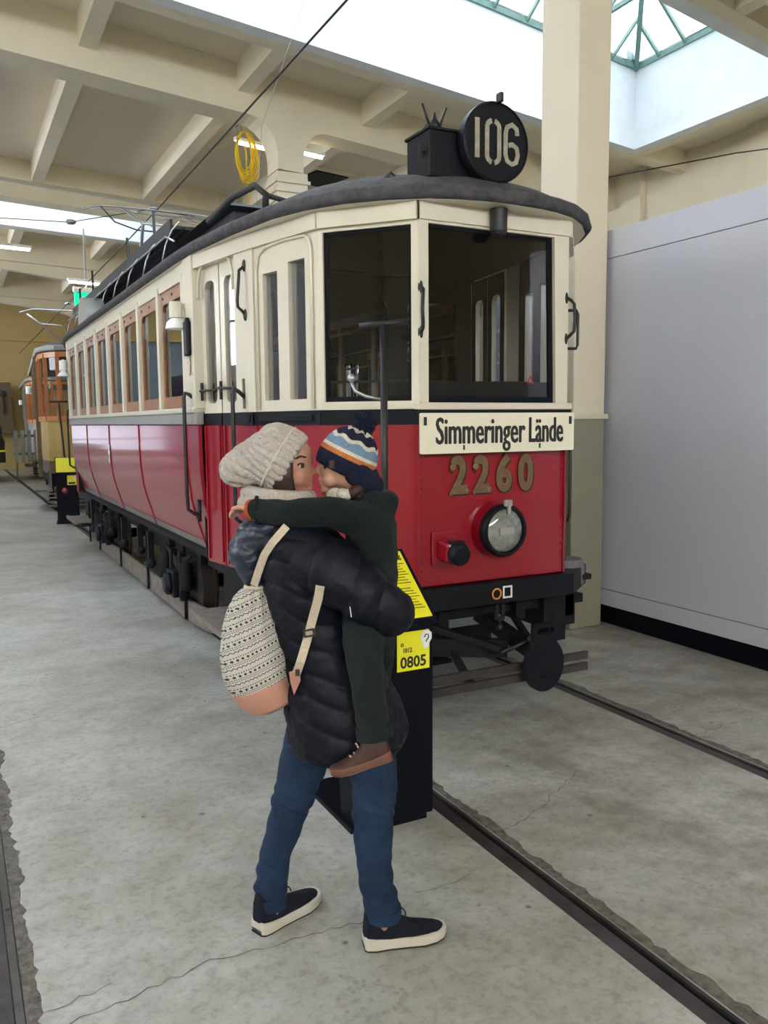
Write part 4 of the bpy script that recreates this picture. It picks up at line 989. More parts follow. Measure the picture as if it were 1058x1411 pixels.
# interior: floor, bulkheads, benches, controller
g = MB().box(1.47, 3.48, 5.2, 11.3, .72, .75).box(1.75, 3.2, 3.6, 5.2, .70, .73)
g.build('saloon_floor', M['interior'], tram)
g = MB().box(1.44, 3.51, 5.2, 11.3, 2.60, 2.62); g.build('saloon_ceiling', M['interior'], tram)
for y in (YA + .05, YB - .08):
    hs = [rrect(.14, .55, 1.70, 2.45, .04), rrect(.72, 1.34, .76, 2.45, .05), rrect(1.50, 1.91, 1.70, 2.45, .04)]
    recalc(MB().plate([(0, .74), (2.05, .74), (2.05, 2.62), (0, 2.62)], hs, ((1.45, y, 0), (1, 0, 0), (0, 0, 1)), -.03).build('bulkhead', M['interior'], tram))
for mx in (False, True):
    g = MB().box(1.47, 1.90, 5.4, 11.1, 1.13, 1.17).box(1.47, 1.51, 5.4, 11.1, 1.17, 1.55).box(1.55, 1.85, 5.45, 11.05, .75, 1.13); mirror(g, mx).build('bench', M['wood'], tram)
    g = MB().tube([(1.9, 5.3, 2.35), (1.9, 11.2, 2.35)], .012, 6); mirror(g, mx).build('grab_pole', M['steel'], tram)
g = MB().box(2.15, 2.55, 3.68, 3.98, .75, 1.72).lathe((2.35, 3.83, 1.72), (0, 0, 1), [(.16, 0), (.16, .03), (.05, .05), (.001, .05)], 20); g.build('controller', M['satin_black'], tram, bevel=.01)
g = MB().tube([(2.78, 3.80, .75), (2.78, 3.80, 1.8)], .02, 8).tube([(2.66, 3.80, 1.80), (2.90, 3.80, 1.80)], .015, 8); g.build('handbrake', M['iron'], tram)
g = MB().box(2.62, 2.9, 3.60, 3.62, .8, 1.73).box(2.03, 2.92, 3.575, 3.60, 1.66, 1.80); g.build('dash_board', M['satin_black'], tram)
for mx in (False, True):
    g = MB().tube([(1.62, 4.4, 1.80), (1.75, 3.9, 1.80), (2.05, 3.62, 1.80)], .008, 6); mirror(g, mx).build('window_bar', M['iron'], tram)
# adopt: put the root at the tram's base on the rails
def settle(root, loc):
    root.location = loc; inv = Matrix.Translation(-Vector(loc))
    for ch in root.children: ch.matrix_parent_inverse = inv
settle(tram, (TX, TY, 0))

# ------------------------------------------------------------------ trams and wagon further down the hall
def far_tram(kind, X, Y, ang, body, frame, wood, label, zroof, length):
    t = empty(kind, (X, Y, 0), ang); tag(t, label, 'tram')
    H = 1.0; zf = .75
    g = MB().box(-H + .08, H - .08, 2.0, length, zf, 1.72); g.build('side_panel', body, t)
    for s_ in (-1, 1): MB().box(s_ * (H - .08) - .04, s_ * (H - .08) + .04, 1.95, 2.05, zf - .2, zroof - .1).build('corner_post', frame, t)
    for k in range(int((length - 2) / .75) + 1):
        for s_ in (-1, 1): MB().box(s_ * (H - .085) - .035, s_ * (H - .085) + .035, 2 + k * .75 - .04, 2 + k * .75 + .04, 1.72, zroof - .15).build('body_post', frame, t)
    g = MB()
    for k in range(int((length - 2) / .75)):
        for s_ in (-1, 1): g.box(s_ * (H - .09) - .01, s_ * (H - .09) + .01, 2.04 + k * .75, 2.71 + k * .75, 1.74, zroof - .17)
    g.build('side_glazing', M['glass'], t)
    # rounded platform dash
    pts = [(-H + .12, 1.95), (-H + .14, 1.0), (-H + .22, .55), (-H + .42, .22), (-H + .75, .04), (0, 0), (H - .75, .04), (H - .42, .22), (H - .22, .55), (H - .14, 1.0), (H - .12, 1.95)]
    MB().ring([[Vector((x, y, z)) for x, y in pts] for z in (zf - .05, zf + .18)], closed=False).build('dash_skirt', M['tram_brown'] if body is not M['tram_grey'] else body, t)
    MB().ring([[Vector((x, y, z)) for x, y in pts] for z in (zf + .18, 1.68)], closed=False).build('dash', body, t)
    g = MB()
    for k in range(len(pts)):
        x, y = pts[k]; g.beam((x, y, 1.68), (x, y, zroof - .18), .07, .07)
    for z in (1.70, zroof - .2): 
        for a, c in zip(pts, pts[1:]): g.beam((a[0], a[1], z), (c[0], c[1], z), .06, .09)
    g.build('window_frame', wood, t)
    g = MB().ring([[Vector((x * .985, y + .015, z)) for x, y in pts] for z in (1.72, zroof - .22)], closed=False); g.build('pane', M['cab_glass'], t)
    rp = [(x * 1.08, y - .12) for x, y in pts[:-1]] + [(H * 1.02, length + 2), (-H * 1.02, length + 2)]
    recalc(MB().plate(rp, [], ((0, 0, zroof - .14), (1, 0, 0), (0, 1, 0)), .10).build('roof', M['tram_grey'], t, bevel=.03))
    recalc(MB().plate([(x * .8, y + .25) for x, y in rp], [], ((0, 0, zroof - .05), (1, 0, 0), (0, 1, 0)), .10).build('roof_crown', M['canvas'], t, bevel=.04))
    g = MB().box(-.8, .8, .6, length + 1, .45, zf)
    for y in (3, length - 1.5):
        for s_ in (-.72, .72): g.cyl((s_ - .05, y, .33), (s_ + .05, y, .33), .33, 20)
    g.build('undercarriage', M['under'], t)
    g = MB().box(-H - .05, -H + .25, .5, 1.9, .36, .40).box(-H + .2, -H + .24, .5, 1.9, .36, .7); g.build('entry_step', M['pale_wood'], t)
    g = MB()
    for k in range(4): g.box(-.85, .3, .08 + .04 * k, .10 + .04 * k, .12 + .07 * k, .15 + .07 * k)
    g.build('safety_gate', M['pale_wood'], t)
    MB().beam((-.6, .1, .05), (-.6, .1, .45), .03, .03).build('gate_strut', M['under'], t)
    MB().tube([(-.52, -.06, .6), (-.60, -.03, 2.0)], .018, 8).tube([(-.75, 0, 2.0), (-.45, -.08, 2.0)], .015, 8).build('brake_stanchion', M['iron'], t)
    MB().lathe((-H - .06, 1.9, 2.2), (0, 0, 1), [(.06, 0), (.06, .14), (.001, .15)], 14).build('side_lamp', M['white'], t)
    return t
ft = far_tram('vintage_tram', 2.38, 15.9, -.075, M['tram_yellow'], M['tram_brown'], M['orange_wood'], 'weathered ochre and brown tram with orange window frames behind the red tram', 3.05, 7.0)
g = MB()
for s_ in (-1, 1):
    g.tube([(s_ * .25, 4.6, 3.1), (s_ * .35, 4.3, 3.5), (s_ * .75, 4.05, 3.8), (s_ * 1.0, 4.0, 4.0)], .018, 8).tube([(s_ * .25, 4.6, 3.1), (s_ * .12, 4.3, 3.5), (s_ * .3, 4.1, 3.78), (s_ * .75, 4.05, 3.8)], .014, 8)
g.tube([(-1.15, 4.0, 4.02), (-.9, 4.0, 4.10), (.9, 4.0, 4.10), (1.15, 4.0, 4.02)], .016, 8)
g.build('lyre_collector', M['steel'], ft, smooth=True)
far_tram('works_tram', 3.0, 26.0, -.055, M['tram_grey'], M['tram_grey'], M['orange_wood'], 'small grey works tram with red-brown window frame at the far left', 3.0, 5.0)
t = tag(empty('picket_fence', (1.75, 25.4, 0), -.05), 'grey slatted snow fence standing before the far grey works tram', 'fence')
for k in range(5): MB().box(-.12 + .17 * k, -.02 + .17 * k, 0, .03, .55, 1.45).build('slat', M['tram_grey'], t)
MB().box(-.14, .7, .03, .06, .75, .82).box(-.1, -.04, .03, .09, 0, .8).box(.6, .66, .03, .09, 0, .8).build('lower_rail', M['tram_brown'], t); MB().box(-.14, .7, .03, .06, 1.25, 1.32).build('upper_rail', M['tram_brown'], t)
t = tag(empty('flat_wagon', (.3, 25.5, 0)), 'dark flat wagon with a yellow edge strip at the far left', 'wagon')
MB().box(-1.5, 1.1, 0, 3, .55, .85).build('deck', M['under'], t); MB().box(-1.5, 1.1, -.02, 0, .85, .90).build('edge_strip', M['yellow'], t)
for x in (-.9, .7): MB().cyl((x, .5, .3), (x + .1, .5, .3), .3, 18).build('wheel', M['rust'], t)
for k, (x, h) in enumerate(((-.5, .55), (.25, .75), (.6, .5), (.95, .85))):
    g = MB().lathe((.3 + x, 25.9, .852), (0, 0, 1), [(.001, 0), (.16, .0), (.18, h * .3), (.10, h * .55), (.13, h * .75), (.05, h), (.001, h)], 10)
    tag(g.build('iron_fitting', M['rust'], smooth='auto'), 'dark rusty iron casting standing on the flat wagon at the far left', 'iron casting', 'rusty castings on the flat wagon')
t = tag(empty('wall_display', (1.2, 32.9, 2.2)), 'dark tool board on the far ochre wall above the flat wagon', 'display board')
MB().box(-1.6, .9, -.1, 0, -.9, .9).build('board', M['tram_brown'], t)
random.seed(9)
for k in range(7): 
    x = -1.3 + k * .32; MB().beam((x, -.14, -.5 + random.uniform(0, .4)), (x + random.uniform(-.1, .1), -.14, .6), .08, .03).ball((x, -.14, .5), (.12, .04, .12), 8, 5).build('tool', M['rust'], t)

# blue tram and bus standing in neighbouring aisles (seen through and in the windows)
t = tag(empty('exhibit_panel', (4.50, 6.85, 0)), 'bright cyan exhibit panel with a slanting white band, seen through the tram windows', 'exhibit panel')
g = MB().box(0, .06, .25, 4.0, 0, 2.5); g.build('panel', M['cyan'], t)
g = MB().add([(-.004, .25, 1.72), (-.004, 4.0, 2.0), (-.004, 4.0, 2.2), (-.004, .25, 1.90)], [(0, 1, 2, 3)]); g.build('white_band', M['white'], t)
t = tag(empty('bus', (-3.9, 15.5, 0)), 'violet blue museum bus in the next aisle, mirrored in the tram side windows', 'bus')
MB().box(-1.2, 1.2, 0, 9, .4, 2.9).build('body', M['bus_blue'], t, bevel=.12)
MB().box(1.19, 1.215, .4, 8.6, 1.5, 2.3).build('side_window', M['cab_glass'], t)
g = MB()
for y in (1.7, 7.0): g.cyl((.95, y, .48), (1.22, y, .48), .48, 24).cyl((-1.22, y, .48), (-.95, y, .48), .48, 24)
g.build('wheel', M['satin_black'], t)

# ------------------------------------------------------------------ information stands
def info_stand(loc, rz, label, near):
    t = empty('information_stand', loc, rz); tag(t, label, 'information stand')
    w2 = .17
    MB().add([(-w2, 0, .02), (w2, 0, .02), (w2, .16, .02), (-w2, .16, .02), (-w2 + .006, -.015, .82), (w2 - .006, -.015, .82), (w2 - .006, .24, 1.03), (-w2 + .006, .24, 1.03)],
             [(0, 3, 2, 1), (4, 5, 6, 7), (0, 1, 5, 4), (1, 2, 6, 5), (2, 3, 7, 6), (3, 0, 4, 7)]).build('pillar', M['satin_black'], t, bevel=.004)
    MB().box(-w2 - .02, w2 - .03, .02, .50, 0, .02).box(-w2 + .02, w2 - .03, 0.0, .15, 0, .03).build('foot_plate', M['satin_black'], t)
    u = Vector((1, 0, 0)); v = Vector((0, .255, .21)).normalized(); o = Vector((0, -.018, .822)); n_ = u.cross(v)
    MB().plate([(-w2 - .005, -.02), (w2 + .005, -.02), (w2 + .005, .37), (-w2 - .005, .37)], [], (o - n_ * .0, u, v), .012).build('desk', M['satin_black'], t)
    p = MB().plate([(-w2 + .008, .008), (w2 - .012, .008), (w2 - .012, .355), (-w2 + .008, .355)], [], (o + n_ * .012, u, v), .003).build('text_panel', M['yellow'], t)
    if near:
        text_mesh('heading', 'ung', .036, .055, M['ink'], p, o + n_ * .016 + v * .325 + u * .118, u, v, .0005, .0006)
        for k in range(17):
            if k in (8,): continue
            MB().plate([(.0, 0), (.115 - .03 * ((k * 7) % 4) / 4, 0), (.115 - .03 * ((k * 7) % 4) / 4, .0035), (0, .0035)], [], (o + n_ * .0155 + v * (.285 - .0145 * k) + u * .03, u, v), .0004).build('text_line', M['ink'], p)
            MB().plate([(.0, 0), (.13 - .03 * ((k * 5) % 4) / 4, 0), (.13 - .03 * ((k * 5) % 4) / 4, .0035), (0, .0035)], [], (o + n_ * .0155 + v * (.285 - .0145 * k) - u * .14, u, v), .0004).build('text_line', M['ink'], p)
    y = -.0145
    lb = MB().box(.0, .145, y - .003, y, .630, .785).build('number_label', M['yellow'], t)
    if near: text_mesh('lettering', '0805', .062, .115, M['ink'], lb, (.072, y - .004, .662), (1, 0, 0), (0, 0, 1), .0005, .0015)
    if near: text_mesh('lettering', '1812', .026, .038, M['ink'], lb, (.045, y - .004, .712), (1, 0, 0), (0, 0, 1), .0005, .0006)
    if not near: MB().box(.015, .12, y - .004, y - .003, .645, .675).build('number_print', M['ink'], lb)
    recalc(MB().plate(circle(0, 0, .007, 14), [circle(0, 0, .0035, 10)], ((.022, y - .004, .736), (1, 0, 0), (0, 0, 1)), .0005).build('dot', M['ink'], lb))
    ear = MB().tube([(.118, y - .006, .715), (.112, y - .006, .735), (.104, y - .006, .757), (.112, y - .006, .777), (.132, y - .006, .785), (.150, y - .006, .772), (.150, y - .006, .750), (.140, y - .006, .735), (.137, y - .006, .722), (.125, y - .006, .712)], .0035, 6, closed=True)
    ear.plate([(.115, .717), (.112, .735), (.106, .757), (.114, .775), (.132, .782), (.148, .770), (.148, .752), (.138, .736), (.135, .722), (.125, .714)], [], ((0, y - .004, 0), (1, 0, 0), (0, 0, 1)), .0015)
    ear.build('ear_symbol', M['white'], lb)
    MB().tube([(.119, y - .009, .757), (.126, y - .009, .769), (.137, y - .009, .766), (.138, y - .009, .755), (.130, y - .009, .745), (.127, y - .009, .738)], .0022, 6).build('ear_line', M['ink'], lb)
    if not near: recalc(MB().lathe((-.04, y, .54), (0, -1, 0), [(.05, 0), (.045, .004), (.001, .005)], 16).build('round_sticker', M['red'], t, smooth='auto'))
    return t
info_stand((1.495, 2.79, 0), 0, 'near black information stand with yellow label 0805, right behind the hugging pair', True)
info_stand((1.98, 16.0, 0), -.12, 'far black information stand with sloping yellow top, left of the red tram', False)
bpy.data.objects['information_stand.001'].location = (1.66, 14.2, 0)
# ------------------------------------------------------------------ people
FW = RC @ Vector((0, 0, -1)); FW.z = 0; FW.normalize()
RT = Vector((FW.y, -FW.x, 0))
ROOT = Vector((1.0, 2.25, 0)); D0 = ROOT.dot(FW); RZ = math.atan2(RT.y, RT.x)
def P(px, py, d=0.0):        # body-plane coordinates: x right, y away from the viewer, z up
    r = RC @ Vector(((px - CX) / F_PX, -(py - CY) / F_PX, -1.0)); t = (D0 + d) / r.dot(FW); p = EYE + r * t - ROOT
    return Vector((p.dot(RT), p.dot(FW), p.z))
def fabric(name, c1, c2=None, scale=30, rough=.85, bump=.3, bscale=120, sheen=.0):
    return mat(name, c1, rough, color2=c2, noise_scale=scale, noise_amt=.15, bump=bump, bump_scale=bscale, sheen=sheen, spec=.3)
M['skin'] = mat('skin', (0.40, 0.20, 0.135), .5, color2=(0.34, 0.145, 0.10), noise_scale=14, bump=.05)
M['child_skin'] = mat('child_skin', (0.55, 0.32, 0.23), .5, color2=(0.48, 0.23, 0.17), noise_scale=12)
M['hair'] = mat('dark_brown_hair', (0.035, 0.015, 0.010), .5, noise_amt=.4, noise_scale=50)
M['down'] = mat('navy_quilted_nylon', (0.005, 0.006, 0.013), .52, noise_amt=.25, noise_scale=20, bump=.12, bump_scale=60, spec=.2)
M['denim'] = fabric('blue_denim', (0.012, 0.036, 0.085), (0.005, 0.015, 0.04), 7, .85, .35, 160)
M['shoe_navy'] = fabric('navy_knit_shoe', (0.006, 0.008, 0.018), None, 40, .9, .4, 300)
M['rubber_white'] = mat('off_white_rubber', (0.55, 0.51, 0.44), .6, noise_amt=.12)
M['rubber_black'] = mat('black_rubber', (0.01, 0.01, 0.01), .7)
M['green_fleece'] = fabric('dark_green_fleece', (0.0055, 0.011, 0.011), (0.003, 0.006, 0.008), 16, .95, .4, 150, .03)
M['green_cord'] = fabric('dark_green_trousers', (0.010, 0.017, 0.017), (0.006, 0.010, 0.011), 20, .95, .3, 150, .02)
M['rust_cuff'] = fabric('rust_red_rib', (0.42, 0.075, 0.03), None, 40)
M['pink'] = mat('dusty_pink_leatherette', (0.50, 0.25, 0.185), .55, noise_amt=.12, noise_scale=9, bump=.25, bump_scale=12)
M['strap'] = fabric('cream_webbing', (0.62, 0.52, 0.40), None, 60)
M['navy_knit'] = fabric('navy_wool', (0.008, 0.011, 0.032), None, 60, .95, .8, 180)
M['orange_knit'] = fabric('orange_wool', (0.52, 0.17, 0.045), None, 60, .95, .8, 180)
M['cream_knit'] = fabric('cream_wool', (0.62, 0.56, 0.48), None, 60, .95, .8, 180)
M['blue_knit'] = fabric('light_blue_wool', (0.17, 0.26, 0.38), None, 60, .95, .8, 180)
M['boot'] = mat('oxblood_leather', (0.045, 0.011, 0.007), .6, noise_amt=.3, noise_scale=18, bump=.2)
M['boot_sole'] = mat('brown_crepe_sole', (0.13, 0.05, 0.028), .6, noise_amt=.2)
M['lip'] = mat('lips', (0.36, 0.11, 0.09), .4)
M['eye_white'] = mat('eye_white', (0.6, 0.57, 0.52), .25)
def knit_mat():
    m = mat('mottled_knit', (0.50, 0.46, 0.42), .95, bump=0); nt = m.node_tree; L = nt.links.new; b = nt.nodes['Principled BSDF']
    tc = N(nt, 'ShaderNodeTexCoord'); n1 = N(nt, 'ShaderNodeTexNoise'); n1.inputs['Scale'].default_value = 28; n1.inputs['Detail'].default_value = 5
    L(tc.outputs['Object'], n1.inputs['Vector']); r = N(nt, 'ShaderNodeValToRGB'); e = r.color_ramp.elements
    for k, (p, c) in enumerate([(.30, (.26, .27, .30)), (.42, (.42, .40, .36)), (.52, (.42, .34, .29)), (.60, (.46, .43, .38)), (.72, (.30, .32, .33))]):
        if k >= 2: e.new(p)
        e[k].position = p; e[k].color = (*c, 1)
    L(n1.outputs['Fac'], r.inputs['Fac']); L(r.outputs[0], b.inputs['Base Color'])
    n2 = N(nt, 'ShaderNodeTexNoise'); n2.inputs['Scale'].default_value = 140; L(tc.outputs['Object'], n2.inputs['Vector'])
    bp = N(nt, 'ShaderNodeBump'); bp.inputs['Strength'].default_value = .9; bp.inputs['Distance'].default_value = .006
    L(n2.outputs['Fac'], bp.inputs['Height']); L(bp.outputs['Normal'], b.inputs['Normal']); return m
M['knit'] = knit_mat()
def bag_mat():
    m = mat('printed_cotton', (0.62, 0.58, 0.53), .9); nt = m.node_tree; L = nt.links.new; b = nt.nodes['Principled BSDF']
    tc = N(nt, 'ShaderNodeTexCoord'); mp = N(nt, 'ShaderNodeMapping'); mp.inputs['Rotation'].default_value = (0, .42, 0); L(tc.outputs['Object'], mp.inputs[0])
    sp = N(nt, 'ShaderNodeSeparateXYZ'); L(mp.outputs[0], sp.inputs[0])
    def mth(op, a, c=None, d=None):
        n = N(nt, 'ShaderNodeMath', op=op)
        for i, q in enumerate((a, c, d)):
            if q is None: continue
            if isinstance(q, (int, float)): n.inputs[i].default_value = q
            else: L(q, n.inputs[i])
        return n.outputs[0]
    X, Z = mth('ADD', sp.outputs[0], mth('MULTIPLY', sp.outputs[1], .6)), sp.outputs[2]
    pz = mth('PINGPONG', mth('MULTIPLY', X, 1 / .0065), 1.0)                       # zigzag
    zr = mth('FRACT', mth('MULTIPLY', Z, 1 / .044))
    zig = mth('LESS_THAN', mth('ABSOLUTE', mth('SUBTRACT', zr, mth('ADD', .12, mth('MULTIPLY', pz, .10)))), .030)
    def dots(zc, h, per, w_):
        fx = mth('ABSOLUTE', mth('SUBTRACT', mth('FRACT', mth('MULTIPLY', X, 1 / per)), .5)); fz = mth('ABSOLUTE', mth('SUBTRACT', zr, zc))
        return mth('MULTIPLY', mth('LESS_THAN', fx, w_), mth('LESS_THAN', fz, h))
    def dia(zc, per):
        fx = mth('ABSOLUTE', mth('SUBTRACT', mth('FRACT', mth('MULTIPLY', X, 1 / per)), .5)); fz = mth('ABSOLUTE', mth('SUBTRACT', zr, zc))
        return mth('LESS_THAN', mth('ADD', fx, mth('MULTIPLY', fz, 3.4)), .34)
    d = mth('MAXIMUM', dots(.36, .026, .0055, .28), dots(.48, .026, .0055, .28)); d = mth('MAXIMUM', d, dia(.65, .015)); d = mth('MAXIMUM', d, dots(.84, .035, .007, .25)); d = mth('MAXIMUM', d, zig)
    mx = N(nt, 'ShaderNodeMixRGB'); L(d, mx.inputs[0]); mx.inputs[1].default_value = (.47, .44, .39, 1); mx.inputs[2].default_value = (.03, .03, .035, 1)
    L(mx.outputs[0], b.inputs['Base Color']); return m
M['bag'] = bag_mat()

def capsule(mb, a, b, ra, rb, n=16, sq=(1, 1, 1)):
    a = Vector(a); b = Vector(b); d = b - a; L = d.length; d = d.normalized() if L > 1e-6 else Vector((0, 0, 1))
    u = d.cross(Vector((0, 1, 0)));  u = u if u.length > 1e-3 else d.cross(Vector((1, 0, 0))); u.normalize(); v = d.cross(u); rings = []
    for k in range(6):
        t = PI / 2 * k / 5; rings.append((a - d * ra * math.cos(t), max(ra * math.sin(t), 1e-4)))
    for k in range(6):
        t = PI / 2 * k / 5; rings.append((b + d * rb * math.sin(t), max(rb * math.cos(t), 1e-4)))
    return mb.ring([[c + (u * math.cos(2 * PI * j / n) + v * math.sin(2 * PI * j / n)) * r for j in range(n)] for c, r in rings])
def chain(mb, pts):          # pts: (point, radius)
    for (a, ra), (b, rb) in zip(pts, pts[1:]): capsule(mb, a, b, ra, rb)
    return mb
def rings(mb, lst, n=28):    # lst: (centre, half width x, half depth y)
    rg = [[c + Vector((hw * math.cos(2 * PI * j / n), hd * math.sin(2 * PI * j / n), 0)) for j in range(n)] for c, hw, hd in lst]
    return mb.ring(rg)
def blob(name, mb, m, parent, voxel=.006, it=4, fn=None, label=None):
    me = mb.mesh(name); tmp = bpy.data.objects.new(name, me); COL.objects.link(tmp)
    bm = bmesh.new(); bm.from_mesh(me); bmesh.ops.recalc_face_normals(bm, faces=bm.faces); bm.to_mesh(me); bm.free()
    r = tmp.modifiers.new('r', 'REMESH'); r.mode = 'VOXEL'; r.voxel_size = voxel
    if it: s = tmp.modifiers.new('s', 'SMOOTH'); s.iterations = it; s.factor = .6
    bpy.context.view_layer.update(); dg = bpy.context.evaluated_depsgraph_get()
    out = bpy.data.meshes.new_from_object(tmp.evaluated_get(dg)); bpy.data.objects.remove(tmp)
    out.name = name
    if fn:
        nr = [v.normal.copy() for v in out.vertices]
        for v, n_ in zip(out.vertices, nr): v.co += n_ * fn(v.co, n_)
    for p in out.polygons: p.use_smooth = True
    out.materials.clear(); out.materials.append(m)
    o = bpy.data.objects.new(name, out); COL.objects.link(o)
    if parent is not None: o.parent = parent
    if label: o['label'] = label
    return o
def nz(p, s=1.0, k=0.0): return noise.noise(Vector((p.x * s + k, p.y * s, p.z * s)))
def segdist(p, a, b):
    ab = b - a; t = max(0, min(1, (p - a).dot(ab) / ab.length_squared)); return (p - (a + ab * t)).length, t * ab.length

def hand(mb, wrist, palm_end, side, palm_n, L, curl=.6, spread=1.0):
    """palm from wrist to palm_end, side = direction of the thumb, palm_n = direction the fingers curl to"""
    d = (palm_end - wrist).normalized(); side = (side - d * side.dot(d)).normalized(); pn = palm_n.normalized(); s = L / .18
    for k in range(4):
        o = (1.5 - k) * .019 * s
        capsule(mb, wrist + side * o * .55, palm_end + side * o, .016 * s, .0115 * s)
    for k in range(4):
        ln = (.070, .078, .073, .056)[k] * s; o = (1.5 - k) * .020 * s * spread; p = palm_end + side * o; q = d.copy(); r = .0092 * s
        for j, fr in enumerate((.45, .32, .23)):
            q = (q + pn * curl * (.5 + .35 * j)).normalized(); e = p + q * ln * fr; capsule(mb, p, e, r, r * .9); p = e; r *= .9
    b0 = wrist + (palm_end - wrist) * .3 + side * .022 * s; b1 = b0 + (side * .8 + d * .7).normalized() * .032 * s; b2 = b1 + (d * .9 + side * .25 + pn * .3).normalized() * .028 * s
    capsule(mb, b0, b1, .013 * s, .0105 * s); capsule(mb, b1, b2, .0105 * s, .009 * s)

def shoe(root_p, toe_p, L, upper, sole, under, name, parent, high=.09, label=None, laces=None, up=Vector((0, 0, 1))):
    f = (toe_p - root_p).normalized(); s = f.cross(up).normalized(); u = s.cross(f).normalized(); k = L / .27
    def T(x, y, z): return root_p + f * x * L + s * y * k + u * z * k
    st = [(0, .022, .0), (.03, .032, 0), (.12, .037, 0), (.3, .036, .0), (.5, .040, 0), (.7, .046, .0), (.85, .043, .004), (.95, .031, .008), (1.0, .012, .012)]
    g = empty(name); g.parent = parent
    if label: g['label'] = label
    def solid(z0, z1, grow, lift):
        mb = MB(); out = [(x, w_ + grow) for x, w_, l in st]; 
        lo = [T(x, w_ + grow, z0 + l) for x, w_, l in st] + [T(x, -w_ - grow, z0 + l) for x, w_, l in st[::-1]]
        hi = [T(x, w_ + grow * .6, z1 + l * .6 + (.012 if x < .1 else 0)) for x, w_, l in st] + [T(x, -w_ - grow * .6, z1 + l * .6 + (.012 if x < .1 else 0)) for x, w_, l in st[::-1]]
        return mb.ring([lo, hi])
    recalc(solid(0, .006, .003, 0).build('outsole', under, g))
    recalc(solid(.005, .034, .006, 0).build('midsole', sole, g, bevel=.004))
    hs = [(0.0, .018, .06), (.03, .030, high * .97), (.12, .034, high), (.28, .035, high), (.38, .036, high * .86), (.47, .038, .078 if high < .14 else .095), (.58, .041, .062), (.75, .042, .050), (.88, .037, .042), (.96, .026, .035), (1.0, .006, .028)]
    rg = []
    for x, w_, h in hs:
        rg.append([T(x, w_ * math.cos(a), .026 + (h - .020) * max(0, math.sin(a)) ** .8) for a in [PI * j / 14 for j in range(15)]])
    mb = MB().ring(rg); ob = blob('upper', mb, upper, g, .004, 4)
    if laces:
        for j in range(4):
            x = .40 + .075 * j; z = .022 + (high * .80 - .018 if j == 0 else (.070 - .007 * j)) + .002
            z = [high * .86, high * .74, .064, .057][j] + .006
            MB().tube([T(x, -.020, z - .010), T(x, -.010, z), T(x + .02, .010, z), T(x + .02, .020, z - .010)], .0022, 6).build('lace', laces, ob, smooth=True)
    return g

# ---- the woman
UP = Vector((0, 0, 1)); XR = Vector((1, 0, 0)); YA_ = Vector((0, 1, 0))
mb = MB()
mb.ball(P(388, 643), (.078, .072, .092), 24, 16); capsule(mb, P(404, 630), P(408, 655), .058, .050)
capsule(mb, P(405, 662), P(416, 680), .040, .024); mb.ball(P(424, 684), .016)                      # jaw, chin
chain(mb, [(P(420, 632), .010), (P(428, 645), .0095), (P(433, 650.5), .0085)]); mb.ball(P(429, 653, -.006), .0075); mb.ball(P(429, 653, .006), .0075)   # nose
capsule(mb, P(427, 665, -.010), P(427, 665, .010), .0085, .0085); capsule(mb, P(427.5, 672, -.008), P(427.5, 672, .008), .0085, .0085)
mb.ball(P(410, 657, -.028), .030); mb.ball(P(410, 657, .028), .030); capsule(mb, P(418, 629, -.03), P(418, 629, .03), .016, .016)
mb.ball(P(384, 650, -.072), (.016, .008, .026)); mb.ball(P(384, 650, .072), (.016, .008, .026))
chain(mb, [(P(392, 675), .052), (P(402, 715), .052)])
rings(mb, [(P(404, 712), .07, .08), (P(415, 745), .12, .15), (P(428, 800), .11, .14), (P(440, 870), .105, .13), (P(458, 940), .12, .15), (P(466, 1000), .12, .15), (P(468, 1015), .05, .08)])
RS, RE, RH = P(412, 755, -.13), P(538, 840, -.155), P(520, 850, -.03)
LS, LE, LH = P(430, 755, .14), P(500, 838, .20), P(533, 852, .06)
chain(mb, [(RS, .05), (RE, .038), (RH, .028)]); chain(mb, [(LS, .05), (LE, .038), (LH, .026)])
hand(mb, P(515, 850, -.01), P(492, 852, .03), UP, Vector((0, 1, -.2)), .165)
hand(mb, P(534, 853, .05), P(526, 857, -.02), UP, Vector((-1, -.1, .1)), .165, .45)
legL = [(P(432, 1000, .06), .075), (P(409, 1085, .06), .056), (P(394, 1135, .05), .046), (P(377, 1190, .05), .042), (P(373, 1250, .05), .034), (P(375, 1266, .05), .03)]
legR = [(P(505, 1000, -.06), .075), (P(516, 1085, -.06), .058), (P(514, 1140, -.06), .050), (P(516, 1200, -.06), .045), (P(526, 1262, -.05), .034), (P(528, 1282, -.05), .03)]
chain(mb, legL); chain(mb, legR)
woman = blob('person', mb, M['skin'], None, .0045, 3)
woman.location = ROOT; woman.rotation_euler = (0, 0, RZ)
tag(woman, 'woman in navy quilted coat, jeans and chunky knit hat holding a child', 'person')
for s_, nm in ((-1, 'eye'), (1, 'eye')):
    e = MB().ball(P(414.5, 641, s_ * .0428), .0090, 14, 8).build(nm, M['eye_white'], woman, smooth=True)
    MB().ball(P(416.6, 641.8, s_ * .0472), .0070, 12, 6).build('iris', M['hair'], e, smooth=True)
    MB().tube([P(410, 641, s_ * .051), P(414, 638.6, s_ * .0535), P(419, 639.5, s_ * .049)], .0030, 6).build('lash_line', M['hair'], e, smooth=True)
    MB().tube([P(407, 632, s_ * .058), P(414, 628.5, s_ * .055), P(421, 630, s_ * .043)], .0032, 6).build('eyebrow', M['hair'], woman, smooth=True)
MB().tube([P(426, 668.5, -.016), P(431, 668.3, -.006), P(431, 668.3, .006), P(426, 668.5, .016)], .0035, 6).build('mouth', M['lip'], woman, smooth=True)
mb = MB()
